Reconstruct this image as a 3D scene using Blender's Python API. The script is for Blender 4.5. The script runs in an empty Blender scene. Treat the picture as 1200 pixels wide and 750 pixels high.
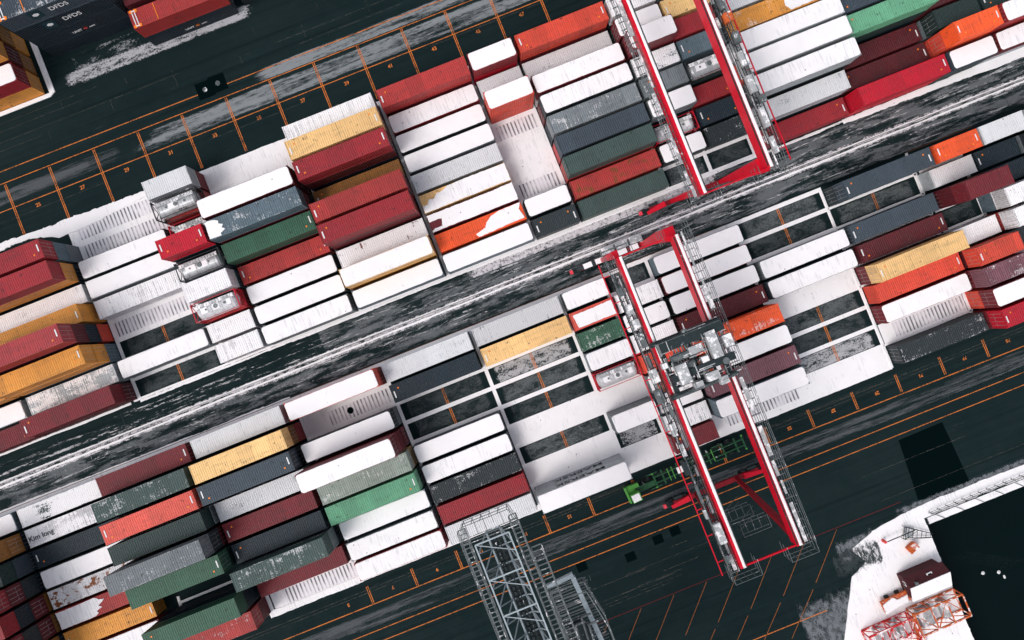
import bpy, math, random
from math import radians, sin, cos, pi
from mathutils import Matrix, Vector
random.seed(7)
SC = bpy.context.scene
COL = SC.collection
BAY = 6.41                       # length of one 20-foot ground slot
TIER = 2.62

def lin(r, g, b):
    f = lambda c: (c/255/12.92) if c/255 <= .04045 else ((c/255+.055)/1.055)**2.4
    return (f(r), f(g), f(b), 1)

# ------------------------------------------------------------------ materials
def newmat(name):
    m = bpy.data.materials.new(name); m.use_nodes = True
    nt = m.node_tree; nt.nodes.clear()
    out = nt.nodes.new('ShaderNodeOutputMaterial')
    return m, nt, out
class N:
    """tiny node helper"""
    def __init__(s, nt): s.nt = nt
    def node(s, t, **k):
        n = s.nt.nodes.new(t)
        for a, b in k.items(): setattr(n, a, b)
        return n
    def lk(s, a, b): s.nt.links.new(a, b)
    def setin(s, n, i, v):
        if hasattr(v, 'is_linked') or isinstance(v, bpy.types.NodeSocket): s.lk(v, n.inputs[i])
        else: n.inputs[i].default_value = v
    def math(s, op, a, b=0.0, c=0.0, clamp=False):
        n = s.node('ShaderNodeMath', operation=op, use_clamp=clamp)
        s.setin(n, 0, a); s.setin(n, 1, b); s.setin(n, 2, c)
        return n.outputs[0]
    def ramp(s, v, lo, hi, a=0.0, b=1.0):
        n = s.node('ShaderNodeMapRange', interpolation_type='SMOOTHSTEP')
        for i, x in enumerate((v, lo, hi, a, b)): s.setin(n, i, x)
        return n.outputs[0]
    def mix(s, f, a, b, blend='MIX'):
        n = s.node('ShaderNodeMix', data_type='RGBA', blend_type=blend)
        s.setin(n, 0, f); s.setin(n, 6, a); s.setin(n, 7, b)
        return n.outputs[2]
    def noise(s, vec, scale, detail=3, rough=.55, dist=0.0):
        n = s.node('ShaderNodeTexNoise')
        s.lk(vec, n.inputs['Vector']); n.inputs['Scale'].default_value = scale
        n.inputs['Detail'].default_value = detail; n.inputs['Roughness'].default_value = rough
        n.inputs['Distortion'].default_value = dist
        return n.outputs['Fac']
    def mapping(s, vec, sc=(1, 1, 1), loc=(0, 0, 0)):
        n = s.node('ShaderNodeMapping'); s.lk(vec, n.inputs[0])
        n.inputs['Scale'].default_value = sc; n.inputs['Location'].default_value = loc
        return n.outputs[0]
    def attr(s, name):
        n = s.node('ShaderNodeAttribute', attribute_type='OBJECT', attribute_name=name)
        return n.outputs['Fac']
    def bsdf(s, out, col, rough=.6, metal=0.0, bump=None, bstr=.3, bdist=.05):
        b = s.node('ShaderNodeBsdfPrincipled')
        s.setin(b, 'Base Color', col); s.setin(b, 'Roughness', rough); s.setin(b, 'Metallic', metal)
        if bump is not None:
            bn = s.node('ShaderNodeBump'); s.lk(bump, bn.inputs['Height'])
            bn.inputs['Strength'].default_value = bstr; bn.inputs['Distance'].default_value = bdist
            s.lk(bn.outputs[0], b.inputs['Normal'])
        b.inputs['Specular IOR Level'].default_value = .22
        s.lk(b.outputs[0], out.inputs[0])
        return b
SNOW = (.87, .845, .85, 1)
def mat_snow():
    m, nt, o = newmat('snow'); n = N(nt)
    g = n.node('ShaderNodeNewGeometry').outputs['Position']
    a = n.noise(g, .35, 4); b = n.noise(g, 9, 3)
    c = n.mix(n.ramp(a, .3, .75), (.90, .872, .876, 1), (.86, .835, .84, 1))
    c = n.mix(n.ramp(b, .62, .8, 0, .25), c, (.55, .56, .6, 1))
    oi = n.node('ShaderNodeObjectInfo'); tc = n.node('ShaderNodeTexCoord').outputs['Object']
    BC = n.noise(n.mapping(tc, (5.0, .3, 1)), 1.0, 4, .7); Z = n.noise(g, .5, 3)
    k = n.math('MULTIPLY', n.ramp(BC, .50, .62), n.ramp(n.math('ADD', Z, n.math('MULTIPLY', n.math('SUBTRACT', oi.outputs['Random'], .75), .35)), .45, .58, 0, .38))
    c = n.mix(k, c, (.36, .38, .40, 1))
    sp = n.node('ShaderNodeTexVoronoi'); sp.inputs['Scale'].default_value = .55; n.lk(g, sp.inputs['Vector'])
    c = n.mix(n.ramp(sp.outputs['Distance'], .035, .06, .8, 0), c, (.12, .13, .14, 1))
    n.bsdf(o, c, .9, bump=n.math('ADD', n.math('MULTIPLY', a, 2.0), n.math('MULTIPLY', b, .35)), bstr=.45, bdist=.12)
    return m
def mat_paint():
    m, nt, o = newmat('container_paint'); n = N(nt)
    oi = n.node('ShaderNodeObjectInfo')
    tc = n.node('ShaderNodeTexCoord').outputs['Object']
    off = n.node('ShaderNodeCombineXYZ')
    n.lk(n.math('MULTIPLY', oi.outputs['Random'], 91), off.inputs[0]); n.lk(n.math('MULTIPLY', oi.outputs['Random'], 53), off.inputs[1])
    ad = n.node('ShaderNodeVectorMath', operation='ADD'); n.lk(tc, ad.inputs[0]); n.lk(off.outputs[0], ad.inputs[1])
    v = ad.outputs[0]
    sep = n.node('ShaderNodeSeparateXYZ'); n.lk(tc, sep.inputs[0])
    geo = n.node('ShaderNodeNewGeometry')
    sn = n.node('ShaderNodeSeparateXYZ'); n.lk(geo.outputs['Normal'], sn.inputs[0])
    up = n.ramp(sn.outputs[2], .3, .6)
    A = n.noise(n.mapping(v, (.35, .8, .5)), .9, 5, .6)
    B = n.noise(v, 5.5, 4, .6)
    dirt = n.noise(n.mapping(v, (.25, 1.2, .3)), 1.4, 6, .65)
    col = n.mix(n.ramp(dirt, .45, .8, 0, .35), oi.outputs['Color'], (.03, .035, .035, 1))
    col = n.mix(n.ramp(B, .5, .72, 0, .10), col, (.5, .42, .4, 1))
    # grooves gather grime
    s = n.math('SINE', n.math('MULTIPLY', sep.outputs[0], 2*pi/.56))
    s01 = n.math('MULTIPLY_ADD', s, .5, .5)
    grm = n.math('MULTIPLY', n.math('MULTIPLY', n.ramp(s01, .0, .35, 1, 0), n.ramp(A, .42, .6)), n.math('MULTIPLY', up, .13))
    col = n.mix(grm, col, (.02, .025, .025, 1))
    fl = n.math('FLOOR', n.math('MULTIPLY', sep.outputs[0], 1/2.03))
    wn = n.node('ShaderNodeTexWhiteNoise', noise_dimensions='2D'); cv = n.node('ShaderNodeCombineXYZ')
    n.lk(fl, cv.inputs[0]); n.lk(oi.outputs['Random'], cv.inputs[1]); n.lk(cv.outputs[0], wn.inputs['Vector'])
    col = n.mix(n.math('MULTIPLY', wn.outputs['Value'], .22), col, (.02, .02, .02, 1))
    BC2 = n.noise(n.mapping(v, (3.5, .25, .3)), 1.0, 5, .75)
    col = n.mix(n.ramp(BC2, .56, .72, 0, .42), col, (.012, .018, .02, 1))
    col = n.mix(n.ramp(n.noise(v, 1.7, 7, .72), .60, .66, 0, .7), col, (.014, .018, .018, 1))
    # rust
    R1 = n.noise(n.mapping(v, (.7, .7, .7), (7, 3, 1)), 1.1, 8, .7)
    rthr = n.math('MULTIPLY_ADD', n.attr('rust'), -.34, .80)
    rm = n.ramp(n.math('SUBTRACT', R1, rthr), 0, .04)
    col = n.mix(rm, col, n.mix(B, (.08, .025, .012, 1), (.32, .10, .03, 1)))
    # remains of snow on upward faces
    val = n.math('ADD', n.math('MULTIPLY', A, .62), n.math('MULTIPLY', B, .38))
    BC = n.noise(n.mapping(v, (4.2, .22, 1)), 1.0, 4, .75)
    bar = n.math('ADD', n.math('MULTIPLY', n.math('SUBTRACT', BC, .5), 1.5), n.math('MULTIPLY', n.math('SUBTRACT', s01, .5), .10))
    val = n.math('ADD', val, n.math('MULTIPLY', bar, n.attr('stripe')))
    thr = n.math('MULTIPLY_ADD', n.attr('frost'), -.62, .80)
    sm = n.math('MULTIPLY', n.ramp(n.math('SUBTRACT', val, thr), -.02, .05), up)
    sm = n.math('MULTIPLY', sm, n.attr('cover'))
    col = n.mix(sm, col, SNOW)
    rough = n.ramp(sm, 0, 1, .5, .9)
    n.bsdf(o, col, rough, bump=n.math('ADD', n.math('MULTIPLY', sm, .6), n.math('MULTIPLY', dirt, .6)), bstr=.5, bdist=.04)
    return m
def mat_plain(name, col, rough=.5, metal=0.0, var=.35, scale=2.0, snow=0.0, bump=.2):
    m, nt, o = newmat(name); n = N(nt)
    g = n.node('ShaderNodeNewGeometry'); p = g.outputs['Position']
    a = n.noise(p, scale, 5, .65); b = n.noise(p, scale*7, 3)
    c = n.mix(n.ramp(a, .35, .75, 0, var), col, tuple(x*.35 for x in col[:3])+(1,))
    c = n.mix(n.ramp(b, .6, .8, 0, var*.6), c, (.4, .4, .4, 1))
    if snow > 0:
        sn = n.node('ShaderNodeSeparateXYZ'); n.lk(g.outputs['Normal'], sn.inputs[0])
        up = n.ramp(sn.outputs[2], .6, .9)
        k = n.math('MULTIPLY', up, n.ramp(n.math('ADD', n.math('MULTIPLY', n.noise(p, 1.3, 4), .7), n.math('MULTIPLY', b, .3)), .68-.5*snow, .74-.5*snow))
        c = n.mix(k, c, SNOW)
    n.bsdf(o, c, rough, metal, bump=b, bstr=bump, bdist=.02)
    return m
def mat_asphalt():
    m, nt, o = newmat('asphalt'); n = N(nt)
    p = n.node('ShaderNodeNewGeometry').outputs['Position']
    a = n.noise(p, .07, 5, .6); st = n.noise(n.mapping(p, (.06, .9, 1)), 1.0, 6, .65)
    f = n.noise(p, 14, 4, .7); w = n.noise(p, .6, 6, .7)
    c = n.mix(n.ramp(a, .3, .7), (.0052, .0140, .0152, 1), (.0095, .0195, .0205, 1))
    c = n.mix(n.ramp(st, .48, .72, 0, .5), c, (.012, .026, .028, 1))
    c = n.mix(n.ramp(f, .45, .8, 0, .35), c, (.018, .031, .033, 1))
    c = n.mix(n.ramp(w, .62, .8, 0, .5), c, (.0025, .009, .010, 1))
    tr = n.noise(n.mapping(p, (.012, 1.6, 1)), 1.0, 5, .7)
    c = n.mix(n.ramp(tr, .50, .66, 0, .7), c, (.0035, .0105, .0115, 1))
    sc = n.noise(n.mapping(p, (.3, 2.2, 1), (3, 9, 0)), .9, 7, .8)
    c = n.mix(n.ramp(sc, .60, .70, 0, .6), c, (.035, .045, .047, 1))
    n.bsdf(o, c, n.ramp(w, .3, .7, .75, .95), bump=f, bstr=.25, bdist=.01).inputs['Specular IOR Level'].default_value = .08
    return m
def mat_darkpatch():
    m, nt, o = newmat('near_black_ground'); n = N(nt)  # near-black ground colour for dark patches, drain squares and the manhole
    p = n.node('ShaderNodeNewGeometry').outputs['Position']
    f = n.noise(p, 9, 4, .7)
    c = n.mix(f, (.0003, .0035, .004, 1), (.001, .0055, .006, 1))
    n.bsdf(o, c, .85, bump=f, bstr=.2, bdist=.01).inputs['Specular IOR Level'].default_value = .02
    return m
def mat_film(name, col, thr=.5, soft=.06, sx=.15, sy=1.0, scale=1.0, edge=.12, strength=1.0, fine=.35, seed=0.0, xfade=True):
    """thin irregular film of snow/slush with holes; fades out at its rim"""
    m, nt, o = newmat(name); n = N(nt)
    p = n.node('ShaderNodeNewGeometry').outputs['Position']
    tc = n.node('ShaderNodeTexCoord').outputs['Generated']
    se = n.node('ShaderNodeSeparateXYZ'); n.lk(tc, se.inputs[0])
    A = n.noise(n.mapping(p, (sx, sy, 1), (seed, seed*1.7, 0)), scale, 6, .65, .3)
    B = n.noise(n.mapping(p, (sx*2.2, sy, 1), (seed, 0, 0)), scale*4.5, 5, .7)
    v = n.math('ADD', n.math('MULTIPLY', A, 1-fine), n.math('MULTIPLY', B, fine))
    ey = n.math('MULTIPLY', n.ramp(se.outputs[1], 0, edge), n.ramp(se.outputs[1], 1-edge, 1, 1, 0))
    if xfade: ey = n.math('MULTIPLY', ey, n.math('MULTIPLY', n.ramp(se.outputs[0], 0, .1), n.ramp(se.outputs[0], .9, 1, 1, 0)))
    v = n.math('ADD', v, n.math('MULTIPLY', n.math('SUBTRACT', ey, 1), .35))
    k = n.math('MULTIPLY', n.ramp(v, thr-soft, thr+soft), strength)
    d = n.node('ShaderNodeBsdfPrincipled'); d.inputs['Roughness'].default_value = .9
    n.lk(n.mix(B, col, tuple(x*.55 for x in col[:3])+(1,)), d.inputs['Base Color'])
    t = n.node('ShaderNodeBsdfTransparent'); mx = n.node('ShaderNodeMixShader')
    n.lk(k, mx.inputs[0]); n.lk(t.outputs[0], mx.inputs[1]); n.lk(d.outputs[0], mx.inputs[2]); n.lk(mx.outputs[0], o.inputs[0])
    return m
def mat_ribsnow():
    m, nt, o = newmat('ribbed_snow'); n = N(nt)
    p = n.node('ShaderNodeNewGeometry').outputs['Position']
    tc = n.node('ShaderNodeTexCoord').outputs['Generated']
    se = n.node('ShaderNodeSeparateXYZ'); n.lk(p, se.inputs[0])
    s = n.math('SINE', n.math('MULTIPLY', se.outputs[0], 2*pi/.52))
    A = n.noise(p, .45, 4)
    l = n.ramp(s, .15, .7)
    k = n.math('MULTIPLY', l, n.ramp(A, .34, .62, .12, .95))
    c = n.mix(k, (.80, .76, .79, 1), (.09, .105, .11, 1))
    n.bsdf(o, c, .9, bump=s, bstr=.3, bdist=.03)
    return m
def mat_orange():
    m, nt, o = newmat('road_paint_orange'); n = N(nt)
    p = n.node('ShaderNodeNewGeometry').outputs['Position']
    f = n.noise(p, 5, 5, .7)
    c = n.mix(n.ramp(n.math('ADD', n.math('MULTIPLY', f, .5), n.math('MULTIPLY', n.noise(p, .6, 6, .75), .5)), .47, .60, 0, .85), (.62, .175, .033, 1), (.035, .03, .022, 1))
    n.bsdf(o, c, .8)
    return m
def mat_water():
    m, nt, o = newmat('harbour_water'); n = N(nt)
    p = n.node('ShaderNodeNewGeometry').outputs['Position']
    f = n.noise(p, .8, 5, .6)
    b = n.bsdf(o, (.0004, .0055, .006, 1), .35, bump=f, bstr=.15, bdist=.05)
    b.inputs['Specular IOR Level'].default_value = .07
    return m
M = {}
M['snow'] = mat_snow(); M['paint'] = mat_paint(); M['asphalt'] = mat_asphalt(); M['nearblack'] = mat_darkpatch()
M['orange'] = mat_orange(); M['orangeworn'] = mat_plain('worn_orange_line', (.30, .095, .025, 1), .9, 0, .8, 3); M['water'] = mat_water(); M['rib'] = mat_ribsnow()
M['rod'] = mat_plain('galvanised_rod', (.42, .43, .44, 1), .4, .3)
M['red'] = mat_plain('crane_red', (.62, .004, .022, 1), .4, 0, .25, 1.2, bump=.05)
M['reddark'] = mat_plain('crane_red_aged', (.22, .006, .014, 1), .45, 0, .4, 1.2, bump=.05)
M['steel'] = mat_plain('grey_steel', (.14, .16, .165, 1), .5, .2, .5, 1.5, snow=.22)
M['steeldark'] = mat_plain('dark_steel', (.022, .034, .037, 1), .55, .1, .4, 2, snow=.12)
M['panel'] = mat_plain('pale_housing', (.42, .43, .44, 1), .5, 0, .5, 1.5, snow=.35)
M['bluesteel'] = mat_plain('blue_grey_steel', (.38, .44, .47, 1), .45, .1, .4, 1.5)
M['rubber'] = mat_plain('tyre_rubber', (.008, .012, .013, 1), .8, 0, .3, 6)
M['tank'] = mat_plain('tank_shell', (.50, .51, .52, 1), .35, .35, .5, 2.0)
M['tankwhite'] = mat_plain('tank_frost', (.62, .62, .64, 1), .6, 0, .5, 2.5)
M['lime'] = mat_plain('lime_paint', (.09, .33, .06, 1), .4, 0, .3, 2)
M['limedark'] = mat_plain('dark_lime_paint', (.018, .085, .035, 1), .45, 0, .4, 2, snow=.15)
M['glass'] = mat_plain('dark_glass', (.006, .012, .014, 1), .08, 0, .1, 2, bump=0)
M['orangepaint'] = mat_plain('orange_machine_paint', (.60, .12, .03, 1), .5, 0, .5, 3, snow=.3)
M['redtruss'] = mat_plain('red_truss_paint', (.62, .02, .02, 1), .45, 0, .4, 3, snow=.35)
M['brownroof'] = mat_plain('brown_roof', (.075, .018, .022, 1), .7, 0, .5, 3)
M['whitepaint'] = mat_plain('white_paint', (.75, .74, .74, 1), .5, 0, .15, 3)
M['orangemark'] = mat_plain('orange_mark', (.85, .22, .02, 1), .5, 0, .1, 3)
M['redmark'] = mat_plain('red_mark', (.7, .05, .05, 1), .5, 0, .1, 3)
M['bluemark'] = mat_plain('teal_mark', (.012, .035, .045, 1), .5, 0, .1, 3)
M['inkdark'] = mat_plain('dark_lettering', (.03, .04, .05, 1), .7, 0, .3, 6)
M['concrete'] = mat_plain('concrete', (.09, .105, .11, 1), .9, 0, .5, .8, snow=.25)
M['rustrail'] = mat_plain('rusty_rail', (.16, .055, .025, 1), .7, .2, .5, 3)
M['redline'] = mat_plain('faded_red_line', (.10, .012, .014, 1), .9, 0, .6, 3)
M['signal'] = mat_plain('white_red_lamp', (.8, .06, .09, 1), .4, 0, .1, 3)
M['cable'] = mat_plain('black_cable', (.01, .014, .015, 1), .6, 0, .2, 4)

# ------------------------------------------------------------------ mesh builder
class MB:
    def __init__(s): s.v = []; s.f = []; s.m = []
    def add(s, vs, fs, m=0):
        b = len(s.v); s.v += [tuple(x) for x in vs]
        s.f += [tuple(b+i for i in f) for f in fs]; s.m += [m]*len(fs)
    def box(s, c, d, m=0, rz=0.0):
        cx, cy, cz = c; x, y, z = d[0]/2, d[1]/2, d[2]/2
        ca, sa = cos(rz), sin(rz)
        vs = [(cx+i*x*ca-j*y*sa, cy+i*x*sa+j*y*ca, cz+k*z) for k in (-1, 1) for j in (-1, 1) for i in (-1, 1)]
        s.add(vs, [(0, 2, 3, 1), (4, 5, 7, 6), (0, 1, 5, 4), (2, 6, 7, 3), (0, 4, 6, 2), (1, 3, 7, 5)], m)
    def bar(s, a, b, w, h=None, m=0, w2=None, h2=None):
        a = Vector(a); b = Vector(b); h = h or w; w2 = w2 or w; h2 = h2 or h
        d = (b-a).normalized()
        u = Vector((0, 0, 1)) if abs(d.z) < .9 else Vector((0, 1, 0))
        x = d.cross(u).normalized(); y = x.cross(d).normalized()
        vs = []
        for p, ww, hh in ((a, w, h), (b, w2, h2)):
            for i, j in ((-1, -1), (1, -1), (1, 1), (-1, 1)): vs.append(p+x*ww/2*i+y*hh/2*j)
        s.add(vs, [(3, 2, 1, 0), (4, 5, 6, 7), (0, 1, 5, 4), (1, 2, 6, 5), (2, 3, 7, 6), (3, 0, 4, 7)], m)
    def tube(s, a, b, r, n=8, m=0, r2=None):
        a = Vector(a); b = Vector(b); r2 = r if r2 is None else r2
        d = (b-a).normalized(); u = Vector((0, 0, 1)) if abs(d.z) < .9 else Vector((1, 0, 0))
        x = d.cross(u).normalized(); y = x.cross(d).normalized()
        vs = [p+(x*cos(2*pi*i/n)+y*sin(2*pi*i/n))*rr for p, rr in ((a, r), (b, r2)) for i in range(n)]
        fs = [(i, (i+1) % n, n+(i+1) % n, n+i) for i in range(n)]
        s.add(vs, fs+[tuple(range(n-1, -1, -1)), tuple(range(n, 2*n))], m)
    def prism(s, pts, z0, z1, m=0, inset=0.0, dz=0.0):
        if sum(pts[i-1][0]*pts[i][1]-pts[i][0]*pts[i-1][1] for i in range(len(pts))) < 0: pts = pts[::-1]
        n = len(pts)
        cx = sum(p[0] for p in pts)/n; cy = sum(p[1] for p in pts)/n
        vs = [(x, y, z0) for x, y in pts]+[(x, y, z1-dz) for x, y in pts]
        fs = [tuple(range(n-1, -1, -1))]+[(i, (i+1) % n, n+(i+1) % n, n+i) for i in range(n)]
        if inset > 0:
            top = []
            for i in range(n):
                a = Vector(pts[i-1]); b = Vector(pts[i]); c = Vector(pts[(i+1) % n])
                t = (c-a); t = t.normalized() if t.length > 1e-6 else Vector((1, 0))
                nrm = Vector((-t.y, t.x)); top.append((b.x+nrm.x*inset, b.y+nrm.y*inset, z1))
            vs += top
            fs += [(n+i, n+(i+1) % n, 2*n+(i+1) % n, 2*n+i) for i in range(n)]+[tuple(range(2*n, 3*n))]
        else: fs.append(tuple(range(n, 2*n)))
        s.add(vs, fs, m)
    def mesh(s, name, mats):
        me = bpy.data.meshes.new(name); me.from_pydata(s.v, [], s.f)
        for m in mats: me.materials.append(M[m] if isinstance(m, str) else m)
        me.polygons.foreach_set('material_index', s.m); me.update()
        return me
    def build(s, name, mats, parent=None, **k):
        if isinstance(mats, str): mats = [mats]
        return obj(name, s.mesh(name, mats), parent, **k)
def obj(name, data, parent=None, loc=None, rz=None, **props):
    o = bpy.data.objects.new(name, data); COL.objects.link(o)
    if parent: o.parent = parent
    if loc: o.location = loc
    if rz is not None: o.rotation_euler = (0, 0, rz)
    for a, b in props.items(): o[a] = b
    return o
def thing(name, label, cat, loc=(0, 0, 0), rz=0.0, group=None):
    o = obj(name, None, None, loc, rz, label=label, category=cat)
    o.empty_display_size = .5
    if group: o['group'] = group
    return o
def text(name, s, size, loc, rot, mat, parent=None, ext=.004, off=.012, **props):
    c = bpy.data.curves.new(name, 'FONT'); c.body = s; c.size = size; c.align_x = 'CENTER'; c.align_y = 'CENTER'; c.extrude = ext; c.offset = off
    tmp = bpy.data.objects.new('tmp', c); me = bpy.data.meshes.new_from_object(tmp); bpy.data.objects.remove(tmp); bpy.data.curves.remove(c)
    me.materials.clear(); me.materials.append(M[mat])
    o = bpy.data.objects.new(name, me); COL.objects.link(o); o.location = loc; o.rotation_euler = rot
    if parent: o.parent = parent
    for a, b in props.items(): o[a] = b
    return o
def sheet(name, x0, x1, y0, y1, z, mat, **props):
    b = MB(); b.add([(x0, y0, z), (x1, y0, z), (x1, y1, z), (x0, y1, z)], [(0, 1, 2, 3)])
    return b.build(name, mat, None, **props)
def jag(pts, step=.5, amp=.12, rnd=None):
    """subdivide a closed outline and shake it"""
    rnd = rnd or random; out = []
    for i in range(len(pts)):
        a = Vector(pts[i]); b = Vector(pts[(i+1) % len(pts)]); L = (b-a).length
        t = (b-a)/max(L, 1e-6); nr = Vector((-t.y, t.x)); d = 0.0; low = 0.0; tgt = 0.0
        while d < L-.01:
            low += (tgt-low)*.25
            if rnd.random() < .12: tgt = rnd.uniform(-amp, amp)
            q = a+t*d+nr*(low*.8+rnd.uniform(-amp, amp)*.35)
            out.append((q.x, q.y)); d += step*rnd.choice((.25, .4, .6, 1.0, 1.6))
    return out

# ------------------------------------------------------------------ container meshes
W = 2.438; HC = 2.591
def corr(x0, x1, pitch, a):
    """trapezoid profile: list of (x, depth)"""
    n = max(1, round((x1-x0)/pitch)); p = (x1-x0)/n; out = []
    for i in range(n):
        x = x0+i*p
        out += [(x, 0), (x+p*.30, 0), (x+p*.5, a), (x+p*.8, a)]
    out.append((x1, 0)); return out
def body_mesh(L):
    b = MB(); hx = L/2
    for sgn in (-1, 1):
        pr = corr(-hx+.16, hx-.16, .28, .045)
        vs = []
        for x, d in pr: vs += [(x, sgn*(1.205-d), .16), (x, sgn*(1.205-d), 2.50)]
        fs = [((2*i, 2*i+2, 2*i+3, 2*i+1) if sgn < 0 else (2*i+1, 2*i+3, 2*i+2, 2*i)) for i in range(len(pr)-1)]
        b.add(vs, fs)
    pr = corr(-hx+.12, hx-.12, .28, .028); vs = []
    for x, d in pr: vs += [(x, -1.17, 2.578-d), (x, 1.17, 2.578-d)]
    b.add(vs, [(2*i, 2*i+2, 2*i+3, 2*i+1) for i in range(len(pr)-1)])
    pr = corr(-1.1, 1.1, .25, .04); vs = []
    for y, d in pr: vs += [(-hx+.03+d, y, .16), (-hx+.03+d, y, 2.50)]
    b.add(vs, [(2*i+1, 2*i+3, 2*i+2, 2*i) for i in range(len(pr)-1)])
    b.add([(-hx+.1, -1.15, .14), (hx-.1, -1.15, .14), (hx-.1, 1.15, .14), (-hx+.1, 1.15, .14)], [(3, 2, 1, 0)])
    return b.mesh('container_body', ['paint'])
def frame_mesh(L):
    b = MB(); hx = L/2
    for i in (-1, 1):
        for j in (-1, 1):
            b.box((i*(hx-.08), j*(1.219-.07), 1.295), (.156, .138, 2.24))
            for z in (.062, HC-.062): b.box((i*(hx-.09), j*(1.219-.082), z), (.182, .166, .122))
        b.box((i*(hx-.05), 0, HC-.075), (.09, 2.10, .10)); b.box((i*(hx-.05), 0, .085), (.09, 2.10, .14))
    for j in (-1, 1):
        b.box((0, j*(1.219-.035), HC-.065), (L-.37, .06, .085)); b.box((0, j*(1.219-.035), .09), (L-.37, .06, .14))
    return b.mesh('container_frame', ['paint'])
def door_mesh(L, side):
    b = MB(); x = L/2-.055
    b.box((x, side*.535, 1.295), (.045, 1.045, 2.18))
    for z in (.62, 1.3, 1.98): b.box((x+.028, side*.535, z), (.012, .86, .20))
    for y in (.28, .78):
        b.tube((x+.052, side*y, .2), (x+.052, side*y, 2.40), .018, 6, 1)
        b.box((x+.060, side*(y-.12), 1.05), (.014, .30, .035), 1)
    return b.mesh('container_door', ['paint', 'rod'])
def rrect(hx, hy, r, n=5):
    pts = []
    for cx, cy, a0 in ((hx-r, hy-r, 0), (-hx+r, hy-r, 90), (-hx+r, -hy+r, 180), (hx-r, -hy+r, 270)):
        for i in range(n+1):
            a = radians(a0+90*i/n); pts.append((cx+r*cos(a), cy+r*sin(a)))
    return pts
def cap_mesh(L, seed):
    rnd = random.Random(seed); b = MB()
    pts = []
    base = rrect(L/2-.04, W/2-.04, .36)
    for i in range(len(base)):
        a = Vector(base[i]); c = Vector(base[(i+1) % len(base)]); Ls = (c-a).length; n = max(1, int(Ls/.6))
        t = (c-a)/max(Ls, 1e-6); nr = Vector((-t.y, t.x))
        for j in range(n):
            p = a+(c-a)*(j/n)+nr*rnd.uniform(-.004, .03); pts.append((p.x, p.y))
    b.prism(pts, 0, .09, 0, .04, .035)
    return b.mesh('snow_cap', ['snow'])
LEN = {2: 12.192, 1: 6.058}
MESH = {}
for u, L in LEN.items():
    MESH[u] = dict(body=body_mesh(L), frame=frame_mesh(L), d0=door_mesh(L, -1), d1=door_mesh(L, 1), caps=[cap_mesh(L, 10*u+i) for i in range(4)])

C = {  # paint colours
 'brick red': (174, 56, 54), 'deep red': (154, 40, 48), 'dark maroon': (92, 26, 34), 'maroon': (116, 34, 42), 'crimson': (200, 20, 46),
 'bright orange': (244, 92, 44), 'orange red': (222, 78, 58), 'salmon': (222, 92, 78), 'tan yellow': (252, 204, 138), 'amber': (222, 150, 66),
 'ochre brown': (150, 100, 48), 'navy': (24, 40, 50), 'slate': (62, 74, 84), 'blue grey': (98, 116, 126), 'grey green': (62, 82, 78),
 'dark green': (36, 56, 54), 'green': (54, 94, 74), 'mint green': (104, 168, 132), 'pale green grey': (150, 162, 152), 'grey': (118, 126, 130), 'light grey': (178, 184, 188),
 'white': (222, 220, 222), 'purple brown': (124, 80, 90), 'pink red': (176, 64, 68), 'charcoal': (40, 50, 54), 'pinkish grey': (150, 124, 130)}
ORD = ['ground', 'first', 'second', 'third', 'fourth', 'fifth', 'sixth', 'seventh', 'eighth', 'ninth', 'tenth', 'eleventh', 'twelfth', 'thirteenth', 'fourteenth', 'fifteenth']
COV = {'S': (0, 0), '-': (.0, 0), 'D': (.36, .22), 'F': (.62, .12), 'T': (.66, .8), 'W': (.72, .38), 'P': (.0, 0), 'G': (.50, .25), 'R': (.0, 0)}
def container(units, colour, cov, x, y, z, flip, label, group, rust=.1, name=None):
    me = MESH[units]; nm = name or ('shipping_container')
    t = thing(nm, label, 'container', (x, y, z), pi if flip else 0, group)
    jit = random.uniform(.88, 1.1)
    if cov == 'S' and colour == 'white': colour = random.choice(['grey', 'light grey', 'charcoal', 'blue grey', 'grey', 'slate', 'maroon', 'charcoal'])
    col = lin(*C[colour]); col = tuple(min(1, c*jit) for c in col[:3])+(1,)
    fr, st = COV[cov]
    parts = [('body', me['body']), ('frame', me['frame']), ('door', me['d0']), ('door', me['d1'])]
    for pn, pm in parts:
        o = obj(pn, pm, t); o.color = col
        o['rust'] = float(rust); o['frost'] = float(fr); o['stripe'] = float(st); o['cover'] = 0.0 if fr == 0 else .5 if cov == 'D' else (.55 if cov == 'W' and colour in ('light grey', 'grey') else .95)
    if cov == 'S':
        obj('snow_cap', random.choice(me['caps']), t, (0, 0, 2.592))
    return t
def partial_cap(t, pts, z=2.592, flip=False, thick=.10):
    thin = True; thick = min(thick, .07)
    b = MB(); rnd = random.Random(len(pts)*7+int(t.location.x*10))
    b.prism(jag(pts, .35, .10, rnd), 0, thick, 0, 0 if thin else .04, 0 if thin else .04)
    o = b.build('snow_cap', 'snow', t); o.location = (0, 0, z)
    if t.rotation_euler.z > 1: o.rotation_euler = (0, 0, pi)   # keeps the outline in yard axes
    return o

# yard rows.  Block A lies above the central road, block B below it
def rowY(blk, r): return 11.226+2.819*r if blk == 'A' else .736-2.854*r
BAYS = {'A': [(-13, -11), (-11, -9), (-9, -7), (-7, -6), (-6, -4), (-4, -2), (-2, 0), (0, 1), (1, 3), (3, 4), (4, 5), (5, 7), (7, 9), (9, 10), (10, 12)],
        'B': [(-14, -12), (-12, -10), (-10, -8), (-8, -6), (-6, -4), (-4, -2), (-2, 0), (0, 1), (1, 2), (2, 4), (4, 6), (6, 8), (8, 9), (9, 10), (10, 12)]}
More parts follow.
